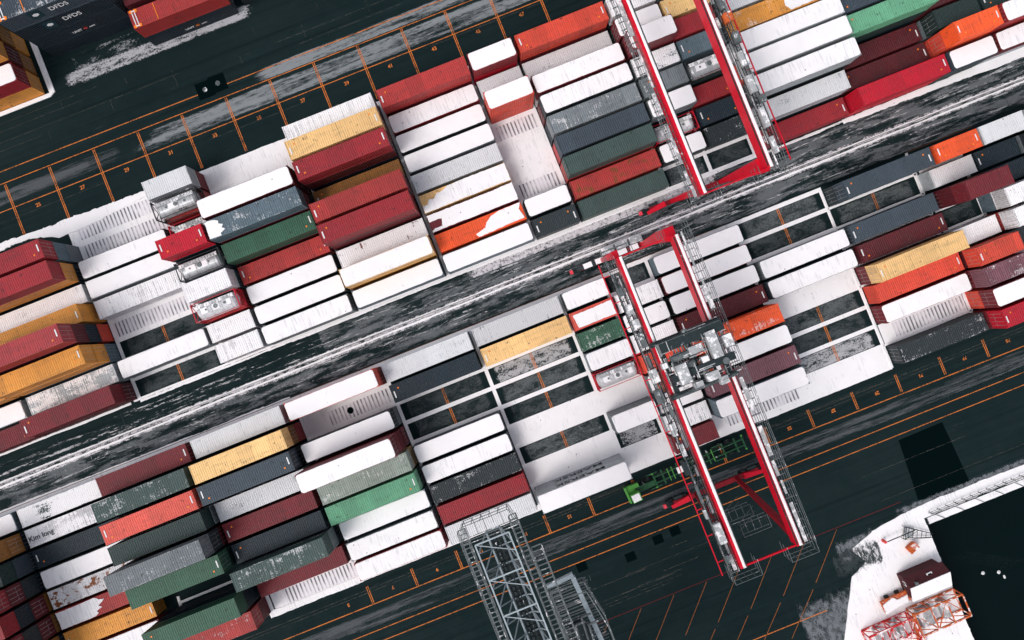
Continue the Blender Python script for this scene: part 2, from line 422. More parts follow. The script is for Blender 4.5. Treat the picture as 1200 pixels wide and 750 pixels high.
# entries: None = nothing, 'e' bare slot, 'g' smooth snow, 'r' ribbed snow, 'f' frosted slot,
# (tiers, colour, cover, [colours of the lower tiers, lowest first], kind)
YARD = {
('A', -13): [(1,'maroon','-'), (1,'white','S'), (2,'amber','-'), (3,'brick red','-'), (2,'tan yellow','-'), (1,'white','S'), (2,'maroon','-'), (2,'brick red','-'), 0],
('A', -11): [(2,'maroon','-',['dark maroon']), (1,'light grey','G'), (3,'amber','-',['blue grey','amber']), (4,'pink red','-',['orange red','navy','dark maroon']),
            (2,'amber','-',['amber']), (1,'white','W'), (3,'deep red','-',['navy','amber']), (3,'deep red','-',['grey','blue grey']), 0],
('A', -9): ['e', (1,'white','S'), 'e', 'r', (1,'white','T'), (1,'white','S'), (1,'white','S'), 'r', 'r'],
('A', -7): [(1,'white','T'), (1,'white','W'), (2,'white','F',None,'tank_red'), (2,'white','T'), (2,'grey','F',None,'tank'), (3,'crimson','-'), (1,'white','F',None,'tank_red'), (2,'grey','F',None,'tank_big'), (2,'light grey','W')],
('A', -6): [(1,'white','S'), (1,'white','S'), (1,'white','S'), (1,'brick red','-'), (2,'green','-',['maroon']), (3,'blue grey','D',['slate','maroon']), (3,'dark maroon','S',['maroon','dark maroon']), 'g', 'g'],
('A', -4): [(1,'white','S'), (2,'tan yellow','S',['amber']), (1,'maroon','W'), (3,'deep red','-',['dark maroon','maroon']), (3,'brick red','-'), (1,'ochre brown','-'), (3,'deep red','-',['navy','dark maroon']), (3,'tan yellow','-',['amber','maroon']), (2,'white','T')],
('A', -2): [(1,'white','S'), (1,'bright orange','P'), (1,'maroon','P'), (1,'tan yellow','P'), (1,'light grey','W'), (1,'white','S'), (1,'white','S'), (1,'deep red','S'), (2,'brick red','-',['maroon'])],
('A', 0): [(1,'charcoal','-'), (1,'white','S'), 'r', 'g', 'g', 'r', (2.35,'orange red','S',['orange red']), (1,'light grey','W'), (2,'deep red','S',['crimson'])],
('A', 1): [(1,'grey green','-'), (1,'brick red','-'), (2,'grey green','-',['brick red']), (2,'slate','-',['pink red']), (2,'grey','D'), (2,'white','S',['maroon']), (2,'maroon','S',['white']), (1,'light grey','W'), (2,'orange red','-')],
('A', 3): ['e', (1,'white','S'), (1,'white','F',None,'tank_red'), (2,'white','S'), (2,'grey','-'), (2,'grey','F'), (3,'white','S'), (2,'white','S'), (2,'white','T')],
('A', 4): ['e', (1,'charcoal','D'), (1,'navy','-'), (1,'deep red','-'), (2,'grey','F',None,'tank'), (2,'blue grey','-'), (2,'deep red','-'), (2,'tan yellow','-'), (2,'white','S')],
('A', 5): [(1,'deep red','-'), (2,'light grey','W'), (3.32,'light grey','S',['dark maroon','charcoal']), (3.32,'light grey','S',['dark maroon','orange red']), (3.32,'light grey','S',['slate','light grey']), (3,'amber','D'), (3,'light grey','W'), (2,'slate','-'), 0],
('A', 7): [(2,'crimson','-',['crimson']), (1,'dark maroon','-'), (1,'dark maroon','-'), (3,'mint green','-',['navy','dark green']), (3,'slate','-'), (2,'light grey','W'), 0, 0, 0],
('A', 9): [(2,'white','S'), (3,'bright orange','-',['orange red','orange red']), (2,'dark green','-'), (2,'dark maroon','-'), (2,'white','S'), 0, 0, 0, 0],
('A', 10): [(2,'maroon','S'), (3,'deep red','S'), (2,'dark green','-'), (2,'navy','-'), 0, 0, 0, 0, 0],
('B', -14): [(1,'white','S'), (3,'ochre brown','-',['navy','ochre brown']), (3,'dark green','-'), (4,'deep red','-',['navy','charcoal','dark maroon']), (4,'deep red','-',['ochre brown','dark maroon','navy']), (4,'maroon','-',['ochre brown','dark maroon','charcoal']), (4,'tan yellow','-',['navy','ochre brown','amber']), (3,'maroon','-'), (3,'deep red','-')],
('B', -12): [(1,'grey green','F'), (1,'white','G'), (1,'navy','-'), (1,'white','S'), (1,'white','R'), (1,'brick red','P'), (1,'amber','-'), (1,'white','S'), (1,'grey','G')],
('B', -10): [(2,'maroon','-'), (3,'grey green','D'), (3,'salmon','-'), (3,'dark green','-'), (4,'grey','D',['navy','dark maroon','charcoal']), (3,'green','-',['navy','dark green']), 'h', (3,'green','-',['navy','navy']), (2,'brick red','D',['dark maroon'])],
('B', -8): [(2,'light grey','W',['maroon']), (3,'tan yellow','-',['deep red','ochre brown']), (3,'slate','-',['navy','charcoal']), (2,'light grey','W'), (2,'maroon','-',['navy']), (2,'navy','-',['dark green']), (3,'grey green','D',['navy','grey']), (1,'maroon','-'), 'r'],
('B', -6): [(2,'orange red','S',['brick red']), 'm', (2,'white','S',['grey']), (4,'maroon','S',['maroon','dark maroon','maroon']), (2,'pale green grey','D',['tan yellow']), (2,'mint green','-',['grey green']), (1,'white','S'), (1,'white','S'), (1,'deep red','S')],
('B', -4): [(1,'light grey','W'), (1,'navy','-'), 'e', 'e', (1,'white','S'), (1,'white','S'), (1,'charcoal','D'), (1,'deep red','-'), (1,'light grey','W')],
('B', -2): [(1,'grey','W'), (1,'tan yellow','-'), 'f', 'e', 'e', 'g', 'e', 'g', (2,'light grey','S',['light grey'],'lettered')],
('B', 0): [(1,'white','S'), (1,'salmon','P'), (1,'green','D'), (1,'white','S'), (1,'white','F',None,'tank_red'), 'g', (1.6,'grey','S'), 'f', 'g'],
('B', 1): ['e', (1,'white','T'), (1,'white','S'), (1,'white','W'), (1,'orange red','-'), (1,'white','S'), (1,'white','S'), (1,'light grey','T'), (1,'maroon','-')],
('B', 2): [(1,'white','S'), (1,'white','S'), (1,'white','S'), (1,'dark maroon','-'), (2,'bright orange','D'), (2,'white','S'), (2,'purple brown','-'), (2,'white','S',['grey']), 'r'],
('B', 4): ['e', 'e', (1,'white','S'), (1,'white','S'), 'g', 'e', 'e', 'f', 'g'],
('B', 6): [(2,'slate','-',['charcoal']), 'e', (1,'slate','-'), (1,'dark maroon','-'), (2,'tan yellow','-',['maroon']), (1,'orange red','-'), (1,'maroon','S'), 'r', (1,'charcoal','D')],
('B', 8): [(2,'bright orange','-',['dark maroon']), (1,'light grey','W'), (3,'maroon','-',['dark maroon','dark maroon']), 'e', (1,'white','W'), (2,'orange red','-',['dark maroon']), (2,'purple brown','D',['maroon']), (2,'white','S',['orange red']), (2,'crimson','-',['maroon'])],
('B', 9): [(2,'light grey','W'), (1,'navy','-'), (1,'navy','-'), (2,'white','F'), (2,'white','F'), (1,'charcoal','-'), (1,'pinkish grey','D'), (2,'white','S'), (2,'crimson','-')],
('B', 10): [(2,'light grey','W'), (2,'white','S'), (1,'charcoal','-'), (2,'white','F'), (2,'white','F'), (1,'orange red','-'), (1,'grey','-'), 0, 0],
}
PAL = ['navy', 'dark maroon', 'slate', 'grey', 'maroon', 'dark green', 'charcoal', 'light grey', 'brick red', 'blue grey']
COVTXT = {'S': 'under smooth snow', '-': '', 'D': 'dusted with frost', 'F': 'patched with frost', 'T': 'under striped thawing snow', 'W': 'under thin snow', 'G': 'with patchy snow', 'P': 'partly under snow', 'R': 'rusty'}
made = {}
RUST = {('A',1,1): .75, ('B',8,5): .6, ('B',-12,4): .8, ('B',-10,1): .4, ('A',1,8): .5, ('A',-4,7): .35, ('B',9,3): .6, ('B',10,3): .6, ('B',9,4): .6, ('B',10,4): .6, ('B',8,6): .45}
def slot_sheet(blk, k0, k1, r, kind):
    y = rowY(blk, r); x0, x1 = k0*BAY+.26, k1*BAY-.26
    if kind == 'g': return
    if kind == 'h':
        return
    z = .034
    if kind == 'e':
        sheet('bare_slot_asphalt', x0, x1, y-1.15, y+1.15, z, 'asphalt', kind='structure')
        sheet('bare_slot_frost', x0, x1, y-1.15, y+1.15, z+.004, random.choice(['film_e1', 'film_e2']), kind='structure')
    if kind == 'f':
        sheet('frosted_slot', x0, x1, y-1.15, y+1.15, z, 'asphalt', kind='structure')
        sheet('frosted_slot_snow', x0, x1, y-1.15, y+1.15, z+.004, 'film_f', kind='structure')
    if kind in 'rm':
        xs = x0+1.9 if (kind == 'r' and k1-k0 == 2 and blk == 'B') else x0
        if kind == 'm': xs = x0+3.4
        sheet('ribbed_snow_slot', xs, x1-.1, y-.98, y+.98, z, 'rib', kind='structure')
    if kind == 'm':
        b = MB(); b.tube((k1*BAY-6.2, y+.05, .03), (k1*BAY-6.2, y+.05, .045), .46, 24)
        b.build('manhole_opening', 'nearblack', kind='structure')
    if kind in 'ef' and k1-k0 == 2:
        ticks((k0+k1)/2, y-1.15, y+1.15, z+.008)
def ticks(k, y0, y1, z, gaps=()):
    for dx in (-.115, .115):
        sheet('slot_marking', k*BAY+dx-.055, k*BAY+dx+.055, y0, y1, z, 'orange', kind='structure')
M['film_e1'] = mat_film('bare_frost', (.16, .18, .185, 1), .47, .10, .5, 1, .8, .05, .75, .45)
M['film_e2'] = mat_film('bare_frost_low', (.12, .14, .145, 1), .49, .10, .5, 1, .9, .05, .6, .45, 5)
M['film_f'] = mat_film('slot_frost', (.62, .62, .64, 1), .47, .07, .45, 1, 1.1, .05, .85, .45, 9)

# ------------------------------------------------------------------ tank containers
def tank_container(x, y, z, style, label, group):
    t = thing('tank_container', label, 'tank container', (x, y, z), 0, group)
    red = style == 'tank_red'; fc = 'crimson' if red else 'charcoal'
    hx = 3.029; col = lin(*C[fc])
    b = MB()
    for i in (-1, 1):
        for j in (-1, 1):
            b.box((i*(hx-.07), j*1.14, HC/2), (.14, .14, HC))
            b.bar((i*(hx-.07), j*1.08, .15), (i*(hx-1.3), j*.7, .35), .08)
        b.box((i*(hx-.07), 0, HC-.06), (.12, 2.15, .11)); b.box((i*(hx-.07), 0, .07), (.12, 2.15, .13))
        b.bar((i*(hx-.07), -1.1, .2), (i*(hx-.07), 1.1, HC-.2), .07)
        b.bar((i*(hx-.085), 1.1, .2), (i*(hx-.085), -1.1, HC-.2), .07)
    for j in (-1, 1):
        b.box((0, j*1.16, HC-.05), (2*hx-.3, .07, .08)); b.box((0, j*1.16, .07), (2*hx-.3, .07, .12))
    o = b.build('frame', 'paint', t); o.color = col; o['rust'] = .2; o['frost'] = .3; o['stripe'] = 0.0; o['cover'] = 1.0
    b = MB(); n = 28; R = 1.06; prof = [(-2.78, 0), (-2.72, .5), (-2.55, .85), (-2.3, 1.0), (2.3, 1.0), (2.55, .85), (2.72, .5), (2.78, 0)]
    vs = []
    for px_, rr in prof:
        for i in range(n):
            a = 2*pi*i/n; vs.append((px_, R*rr*cos(a), 1.33+R*rr*sin(a)))
    fs = [(q*n+i, (q+1)*n+i, (q+1)*n+(i+1) % n, q*n+(i+1) % n) for q in range(len(prof)-1) for i in range(n)]
    b.add(vs, fs)
    for xx in (-1.9, -.7, .7, 1.9): b.tube((xx-.04, 0, 1.33), (xx+.04, 0, 1.33), R+.035, 28)
    sh = b.build('tank_shell', 'tankwhite' if red else 'tank', t)
    for hx_, hz_, hr_ in ((0, 2.52, .28), (1.2, 2.45, .16), (-1.3, 2.46, .14)):
        b = MB(); b.tube((hx_, 0, 2.3), (hx_, 0, hz_), hr_, 16); b.build('hatch', 'steel', t)
    b = MB()
    for i in range(13): b.box((-2.4+i*.4, .62, 2.44), (.34, .40, .03))
    for i in (-1, 1): b.box((0, .62+i*.22, 2.44), (5.3, .04, .05))
    b.build('walkway', 'panel', t)
    if style == 'tank': segs = [(-1.9, -.5), (.35, 1.1)]
    elif style == 'tank_big': segs = [(-1.0, .3)]
    else: segs = [(-2.0, -1.1), (-.45, .5), (1.5, 2.1)]
    for a, c in segs:
        b = MB(); b.prism([(c, .36), (a, .36), (a, -.42), (c, -.42)], 2.36, 2.45, 0, .08, .04); b.build('snow_patch', 'snow', t)
    if style == 'tank_big':
        text('lettering', 'ITAL', .62, (.6, -.86, 1.98), (radians(52), 0, 0), 'inkdark', t, label='dark ITAL lettering on the tank shell')
    return t

# ------------------------------------------------------------------ place yard
def place_bay(blk, k0, k1, bi):
    key = (blk, k0); rows = YARD.get(key)
    if not rows: return
    side = 'above' if blk == 'A' else 'below'
    for r, e in enumerate(rows):
        if e == 0 or e is None: continue
        if isinstance(e, str): slot_sheet(blk, k0, k1, r, e); continue
        sheet('bare_asphalt', k0*BAY+.22, k1*BAY-.22, rowY(blk, r)-(1.45 if r > 0 and isinstance(rows[r-1], tuple) and blk == 'A' or blk == 'B' and r < 8 and isinstance(rows[r+1], tuple) else 1.2),
              rowY(blk, r)+(1.45 if r < 8 and isinstance(rows[r+1], tuple) and blk == 'A' or blk == 'B' and r > 0 and isinstance(rows[r-1], tuple) else 1.2), .030+.0004*r, 'asphalt', kind='structure')
        t, colour, cov = e[:3]; low = e[3] if len(e) > 3 else None; kind = e[4] if len(e) > 4 else None
        n = int(t); extra = 0.0
        tier = TIER*t/n if t != n else TIER
        x = (k0+k1)/2*BAY+random.uniform(-.05, .05); y = rowY(blk, r)+random.uniform(-.03, .03)
        units = k1-k0
        for i in range(n):
            top = i == n-1
            cc = colour if top else (low[i] if low and i < len(low) else random.choice(PAL))
            cv = cov if top else '-'
            rw = ORD[r+1]; size = 'long' if units == 2 else 'short'
            where = '%s row %s the road, %s bay from left' % (rw, side, ORD[bi+1])
            lvl = 'on its own' if n == 1 else ('top' if top else ('ground level' if i == 0 else ORD[i+1]+' tier'))
            zz = i*tier+.04
            if top and kind in ('tank', 'tank_red', 'tank_big'):
                lab = '%s tank container, %s' % ({'tank': 'silver', 'tank_big': 'large silver lettered', 'tank_red': 'red framed'}[kind], where)
                o = tank_container(x, y, zz, kind, lab, 'tank containers in the short bays'); made[(blk, k0, r)] = o; continue
            lab = '%s %s container, %s, %s' % (cc, size, lvl, where)
            gname = 'shipping containers stacked in the yard'
            o = container(units, cc, cv, x+random.uniform(-.03, .03)*(i > 0), y+random.uniform(-.02, .02)*(i > 0), zz, random.random() < .5 if not kind else False, lab, gname,
                          RUST.get((blk, k0, r), random.uniform(0, .22)) if top else .15)
            if t != n:
                o.scale = (1.12 if key == ('A', 5) else 1, 1, tier/TIER)
            if kind == 'lettered':
                text('lettering', 'MAERSK', 1.75, (0, 1.226, 1.33), (radians(90), 0, pi), 'inkdark', o).scale = (1.1, 1, 1)
            if top: made[(blk, k0, r)] = o
for blk in 'AB':
    for bi, (k0, k1) in enumerate(BAYS[blk]): place_bay(blk, k0, k1, bi)

# partial snow covers, outlines in container-local metres
partial_cap(made[('A', -2, 1)], [(6.05, 1.15), (5.9, .9), (5.6, .4), (5.9, -.9), (3.0, -1.0), (1.2, -1.1), (-.6, -1.15), (-.9, -.7), (.6, -.3), (1.0, .3), (1.9, .9), (3.2, 1.15)][::-1])
partial_cap(made[('A', -2, 2)], [(6.05, 1.17), (6.05, -1.17), (-6.05, -1.17), (-6.05, -.95), (-5.6, -.75), (-4.6, -.8), (-4.3, .2), (-4.9, .3), (-6.05, .25), (-6.05, 1.17)])
partial_cap(made[('A', -2, 3)], [(6.05, 1.17), (6.05, -1.17), (-6.05, -1.17), (-6.05, -.2), (-5.4, -.3), (-5.0, .35), (-4.3, .2), (-3.8, .7), (-2.9, .75), (-2.0, 1.17)])
partial_cap(made[('B', -12, 5)], [(-.6, 1.15), (-.2, .8), (.5, .6), (.1, .3), (-.5, .1), (-.1, -.3), (-.9, -.55), (-.8, -.9), (-1.3, -1.15), (-6.0, -1.17), (-6.05, 1.17)][::-1])
partial_cap(made[('B', 0, 1)], [(-2.6, .75), (2.85, .95), (2.85, -1.0), (-2.4, -1.0)][::-1])
partial_cap(made[('A', -6, 5)], [(-6.0, 1.1), (-4.9, 1.05), (-4.3, .75), (-4.45, .4), (-3.9, .15), (-4.2, -.2), (-3.85, -.55), (-4.6, -.8), (-4.5, -1.1), (-6.0, -1.1)][::-1], thick=.05)
partial_cap(made[('A', 5, 5)], [(1.0, 1.1), (4.9, 1.15), (4.7, .2), (4.9, -1.0), (1.2, -1.1), (.7, -.2)][::-1], thick=.05)
b = text('lettering', 'Kim long', .95, (-4.2, -.15, 2.60), (0, 0, 0), 'inkdark', made[('B', -12, 1)], label='scribbled dark writing rubbed in the roof snow')
if made[('B', -12, 1)].rotation_euler.z > 1: b.rotation_euler.z = pi; b.location.x = 4.2; b.location.y = .15
# white data plates and orange marks on bare roofs, as part of each roof
def roof_marks(o, units, both=True):
    hx = LEN[units]/2; b = MB()
    for s in ((-1, 1) if both else (1,)):
        b.box((s*(hx-.42), .15, 2.604), (.16, .9, .006), 0)
        b.box((s*(hx-1.1), -.55, 2.604), (.20, .20, .006), 1)
    b.build('roof_marking', ['whitepaint', 'orangemark'], o)
for (blk, k0), rows in YARD.items():
    u = dict(BAYS[blk])[k0]-k0
    for r, e in enumerate(rows):
        if isinstance(e, tuple) and e[2] == '-' and len(e) < 5 and random.random() < .75: roof_marks(made[(blk, k0, r)], u, random.random() < .5)

# ------------------------------------------------------------------ container stacks of the far row (upper left corner)
def stack(x0, units, y, colours, cov, desc, logo=None, flip=False):
    L = LEN[units]
    for i, c in enumerate(colours):
        top = i == len(colours)-1
        lvl = 'top' if top else ('ground level' if i == 0 else ORD[i+1]+' tier')
        o = container(units, c, cov if top else '-', x0+L/2, y, .04+i*TIER, flip, '%s container, %s of %s' % (c, lvl, desc), 'containers of the far row', .1)
        if logo and logo[i]:
            kind = logo[i]
            if kind == 'DFDS':
                text('lettering', 'DFDS', 1.0, (.9, -1.235, 1.55), (radians(90), 0, 0), 'whitepaint', o)
                b = MB(); b.box((-2.1, -1.228, 1.5), (1.5, .012, 1.5), 1); b.box((-2.1, -1.236, 1.5), (.75, .012, .34)); b.tube((-2.1, -1.230, 1.5), (-2.1, -1.246, 1.5), .30, 16)
                b.build('emblem', ['whitepaint', 'bluemark'], o)
            if kind in ('UNIT45', 'BOTH'):
                text('lettering', 'UNIT', .55, (-.55, -1.235, .95), (radians(90), 0, 0), 'whitepaint', o)
                text('lettering', '45', .55, (.55, -1.235, .95), (radians(90), 0, 0), 'redmark' if kind == 'BOTH' else 'orangemark', o)
                text('lettering', '.com', .42, (1.45, -1.235, .95), (radians(90), 0, 0), 'whitepaint', o)
        if top and cov == '-': roof_marks(o, units, False)
    return o
def end_marks(o, units):
    b = MB(); hx = -LEN[units]/2
    for j in (-1, 1):
        for dx in (.35, .95): b.tube((hx+dx, j*.98, 2.605), (hx+dx, j*.98, 2.617), .24, 14, 1)
        b.box((hx+.65, j*.98, 2.612), (.5, .16, .012), 0)
    for dx in (.45, .80): b.box((hx+dx, 0, 2.604), (.12, 1.6, .008), 0)
    b.box((hx+3.4, 0, 2.604), (.10, 2.2, .008), 1)
    b.build('lifting_marks', ['whitepaint', 'orangemark'], o)
o = stack(-8.02*BAY, 2, 58.5, ['navy', 'navy', 'navy', 'slate'], 'D', 'navy stack nearest the upper left corner', [None, 'BOTH', 'DFDS', 'DFDS']); end_marks(o, 2)
o = stack(-5.98*BAY, 2, 55.0, ['navy', 'brick red'], '-', 'red and navy stack beside the apron slush', ['UNIT45', None]); end_marks(o, 2)
stack(-5.98*BAY, 2, 58.2, ['navy', 'dark maroon'], '-', 'second red stack behind the marked red container')
stack(-3.9*BAY, 2, 55.9, ['white'], 'S', 'snowy single unit at the top edge of the yard')
stack(-3.9*BAY, 2, 58.9, ['light grey'], 'S', 'snowy single unit behind the one at the top edge')
stack(-10.42*BAY, 2, 54.4, ['amber', 'deep red'], 'S', 'amber and red stack on the snowy island corner')
stack(-10.42*BAY, 2, 57.2, ['ochre brown', 'dark maroon', 'amber', 'ochre brown'], '-', 'amber and brown stack one behind the island corner')
stack(-10.42*BAY, 2, 60.0, ['amber', 'ochre brown', 'dark maroon', 'amber'], '-', 'third stack from the island corner')

# ------------------------------------------------------------------ ground
S = dict(kind='structure')
sheet('ground', -900, 900, -42.0, 900, 0, 'asphalt', **S)
b = MB()
b.add([(-900, -900, 0), (34.95, -900, 0), (34.95, -42.0, 0), (-900, -42.0, 0)], [(0, 1, 2, 3)])
b.add([(34.95, -44.4, 0), (900, -44.4, 0), (900, -42.0, 0), (34.95, -42.0, 0)], [(0, 1, 2, 3)])
b.build('quay_apron', 'asphalt', **S)
sheet('water', -400, 900, -900, 60, -3.2, 'water', **S)
b = MB()
b.box((34.70, -470, -1.75), (.5, 851.2, 3.44)); b.box((467.35, -44.30, -1.75), (864.8, .3, 3.44))
b.build('quay_wall_face', 'concrete', **S)

# snow lying between the slots: one sheet with slot-sized relief
def snowslab(name, x0, x1, y0, y1, z=.02, amp=.10, step=.5):
    b = MB(); b.prism(jag([(x0, y0), (x1, y0), (x1, y1), (x0, y1)], step, amp), z-.018, z, 0)
    return b.build(name, 'snow', **S)
YA0, YA1 = 9.75, 11.226+8.5*2.819
YB0, YB1 = .736+1.75, .736-8.5*2.854
snowslab('snow_cover', -9.13*BAY, 5.1*BAY, YA0, YA1+.4, .026, .07)
snowslab('snow_cover', -6.1*BAY, 6.0*BAY, YB1-.55, YB0, .026, .06)
# right-hand part of block B: only ridges of snow on the slot boundaries
def ridge(x0, y0, x1, y1, w, h=.07, amp=.05, name='snow_ridge', step=.45):
    a = Vector((x0, y0)); c = Vector((x1, y1)); t = (c-a).normalized(); n = Vector((-t.y, t.x))*w/2
    b = MB(); b.prism(jag([tuple(a-n), tuple(c-n), tuple(c+n), tuple(a+n)], step, amp), .002, h, 0, min(.06, w*.2), .03)
    return b.build(name, 'snow', **S)
for r in (0, 1, 2, 3, 4, 7): ridge(6.0*BAY, .736-2.854*(r+.5), 8.05*BAY, .736-2.854*(r+.5), .34)
for r in (0, 2, 3, 4): ridge(8.1*BAY, .736-2.854*(r+.5), 9.1*BAY, .736-2.854*(r+.5), .36)
for k in (6, 8): ridge(k*BAY, YB0, k*BAY, YB1-.4, .42)
ridge(9.06*BAY, -1.5, 9.06*BAY, -12, .42)
sheet('snow_cover', 6.05*BAY, 7.95*BAY, .736-2.854*6.5, .736-2.854*7.5, .03, 'snow', **S)
# left-hand part of block B
ridge(-14*BAY, YB0-.15, -6.05*BAY, YB0-.15, .75, .09, .12)
ridge(-9.75*BAY, .736-2.854*6.42, -8.05*BAY, .736-2.854*6.38, .36)
ridge(-9.75*BAY, -16.7, -9.78*BAY, -18.6, .4)
ridge(-8.02*BAY, -20.9, -8.02*BAY, YB1-.3, .5)
ridge(-8.1*BAY, YB1-.1, -6.0*BAY, YB1-.1, .9, .09, .12)
sheet('snow_cover', -7.95*BAY, -6.1*BAY, .736-2.854*8.5, .736-2.854*7.5, .030, 'snow', **S)
# edges of block A
ridge(-13*BAY, 9.75, -9.2*BAY, 9.75, .32, .07, .08)
ridge(-14*BAY, 36.6, -9.4*BAY, 35.8, .8, .10, .25)
b = MB(); b.prism(jag([(-9.35*BAY, 34.2), (-6.9*BAY, 35.2), (-6.9*BAY, 35.9), (-9.2*BAY, 36.2), (-9.9*BAY, 35.6)], .5, .25), .03, .12, 0, .06, .04)
b.build('snow_bank', 'snow', **S)
b = MB(); b.prism(jag([(7.0*BAY, 9.3), (12*BAY, 8.6), (12*BAY, 10.2), (7.0*BAY, 9.9)], .6, .18), .002, .10, 0, .08, .05)
b.build('snow_bank', 'snow', **S)
ridge(-9.0*BAY, 9.6, 7*BAY, 9.65, .35, .07, .10)
M['film_teeth'] = mat_film('broken_snow', (.80, .76, .79, 1), .46, .03, 1.3, 1.2, 1.6, .12, 1, .5, 3)
M['film_road'] = mat_film('road_slush', (.17, .185, .195, 1), .50, .06, .22, 1.25, .8, .10, .85, .22, 11, False)
M['film_road2'] = mat_film('road_frost', (.66, .66, .67, 1), .585, .045, .16, 2.2, .9, .10, .95, .35, 21, False)
M['film_apron'] = mat_film('apron_slush', (.32, .345, .36, 1), .47, .09, .12, 1.2, .8, .14, .85, .4, 31)
M['film_apron2'] = mat_film('apron_slush_thin', (.11, .122, .13, 1), .50, .07, .07, 1.3, .75, .25, .8, .3, 41)
M['film_quay'] = mat_film('quay_slush', (.24, .26, .28, 1), .47, .07, 1.0, .6, 1.6, .35, .8, .5, 63)
M['film_quayd'] = mat_film('trampled_slush', (.03, .045, .05, 1), .47, .05, 1.0, .5, 1.6, .35, .9, .5, 65)
M['film_bank'] = mat_film('dirty_bank', (.60, .60, .63, 1), .46, .07, .35, 1.0, 1.0, .28, .9, .5, 57)
M['film_wisp'] = mat_film('wispy_frost', (.38, .40, .42, 1), .56, .05, .5, 1.3, .6, .1, .8, .35, 97)
M['film_white'] = mat_film('white_drift', (.82, .78, .81, 1), .40, .05, .25, 1.0, .9, .16, 1, .35, 51)
sheet('road_snow', -2.0*BAY, 4.5*BAY, 8.3, 9.9, .006, 'film_teeth', **S)
sheet('road_slush', -14*BAY, 12*BAY, 2.4, 5.8, .004, 'film_road', **S)
sheet('road_slush', -5*BAY, 12*BAY, 6.3, 9.6, .005, 'film_road', **S)
sheet('road_frost', -14*BAY, 12*BAY, 2.6, 9.6, .010, 'film_road2', **S)
# central snow ridge with rail
ridge(-14*BAY, 6.30, 12*BAY, 6.10, .30, .09, .07, step=.22)
ridge(-14*BAY, 5.72, 12*BAY, 5.62, .26, .09, .06, step=.2)
M['film_streak'] = mat_film('thin_streaks', (.72, .71, .73, 1), .57, .03, .12, .8, 1.0, .2, .9, .45, 71, False)
M['film_mid'] = mat_film('ridge_crumbs', (.80, .76, .79, 1), .50, .03, .8, 1.0, 1.4, .25, 1, .5, 61, False)
sheet('road_snow', -14*BAY, 12*BAY, 4.9, 6.9, .014, 'film_mid', **S)
for q, (y0, y1) in enumerate(((7.0, 7.5), (8.0, 8.35), (3.4, 3.7), (4.5, 4.75))): sheet('road_snow', -14*BAY, 12*BAY, y0, y1, .016+.001*q, 'film_streak', **S)
b = MB(); b.box((-6, 5.82, .03), (170, .09, .05)); b.build('rail', 'steeldark', **S)
b = MB(); b.box((-3*BAY, YB0+.02, .05), (22*BAY, .08, .09)); b.box((6.5*BAY, YB0+.02, .05), (6*BAY, .08, .09)); b.build('crane_rail', 'rustrail', **S)
# slab joints of the road
b = MB()
for i in range(40):
    x = -85+i*4.6
    b.box((x, 4.0, .007), (.05, 2.6, .006))
    if i % 2: b.box((x+1.2, 7.8, .0075), (.05, 2.6, .007))
b.build('road_joint', 'steeldark', **S)
# apron markings
def hline(y, x0, x1, w=.13, mat='orange', y1=None):
    y1 = y if y1 is None else y1
    b = MB(); b.add([(x0, y-w/2, .012), (x1, y1-w/2, .012), (x1, y1+w/2, .012), (x0, y+w/2, .012)], [(0, 1, 2, 3)])
    b.build('lane_marking', mat, **S)
hline(45.6, -90, 40, .115, y1=45.2); hline(43.95, -90, 40, .11, y1=43.75); hline(40.35, -90, 40, .11)
hline(-27.45, -90, 8.35, .12, y1=-27.45); hline(-27.45, 8.5, 70, .12, y1=-27.9)
hline(-30.8, -90, 70, .105, y1=-31.1); hline(-32.3, -90, 70, .105, y1=-32.7)
for k in range(-11, 3): ticks(k, 35.9, 43.7, .013)
for k in range(-7, 10):
    if k not in (-7, 1): ticks(k, -27.4, -24.9, .013)
for i, k in enumerate(range(-10, 2)):
    text('bay_number', str(25+2*i), .70, (k*BAY+.5*BAY, 39.45, .012), (0, 0, 0), 'orange', None, .001, .018, kind='structure')
for i, k in enumerate(range(-7, 9)):
    if k in (-1, 0, 1, 2): continue
    text('bay_number', str(5+2*i), .60, (k*BAY+.5*BAY, -26.3, .012), (0, 0, pi), 'orange', None, .001, .03, kind='structure')
sheet('apron_slush', -8.2*BAY, 12*BAY, 40.5, 43.6, .005, 'film_apron', **S)
sheet('apron_slush', -4.6*BAY, 2*BAY, 43.8, 45.8, .006, 'film_apron', **S)
sheet('apron_slush', -14*BAY, -7*BAY, 40.6, 43.6, .005, 'film_apron2', **S)
sheet('apron_slush', -14*BAY, 12*BAY, -30.6, -27.7, .005, 'film_apron2', **S)
sheet('apron_slush', -14*BAY, 12*BAY, -30.5, -29.2, .008, 'film_apron2', **S)
sheet('apron_slush', -8.3*BAY, -3.5*BAY, 52.3, 55.2, .005, 'film_bank', **S)
sheet('apron_slush', -7.9*BAY, -5.8*BAY, 54.0, 57.0, .009, 'film_wisp', **S)
b = MB(); b.prism([(-70, 52.55), (-8.42*BAY, 52.55), (-8.30*BAY, 53.0), (-8.30*BAY, 62), (-8.42*BAY, 62), (-8.42*BAY, 53.1), (-70, 53.1)], .002, .14, 0, .05, .04)
b.build('snow_kerb', 'snow', **S)
for px_, py_ in ((-5.34, 45.75), (-5.04, 45.95)):
    b = MB(); b.box((px_*BAY, py_, .015+.001*(px_ > -5.2)), (2.3, 2.3, .004), 0); b.tube((px_*BAY, py_, .018), (px_*BAY, py_, .03), .34, 16, 1)
    b.build('drain_cover', ['nearblack', 'concrete'], **S)
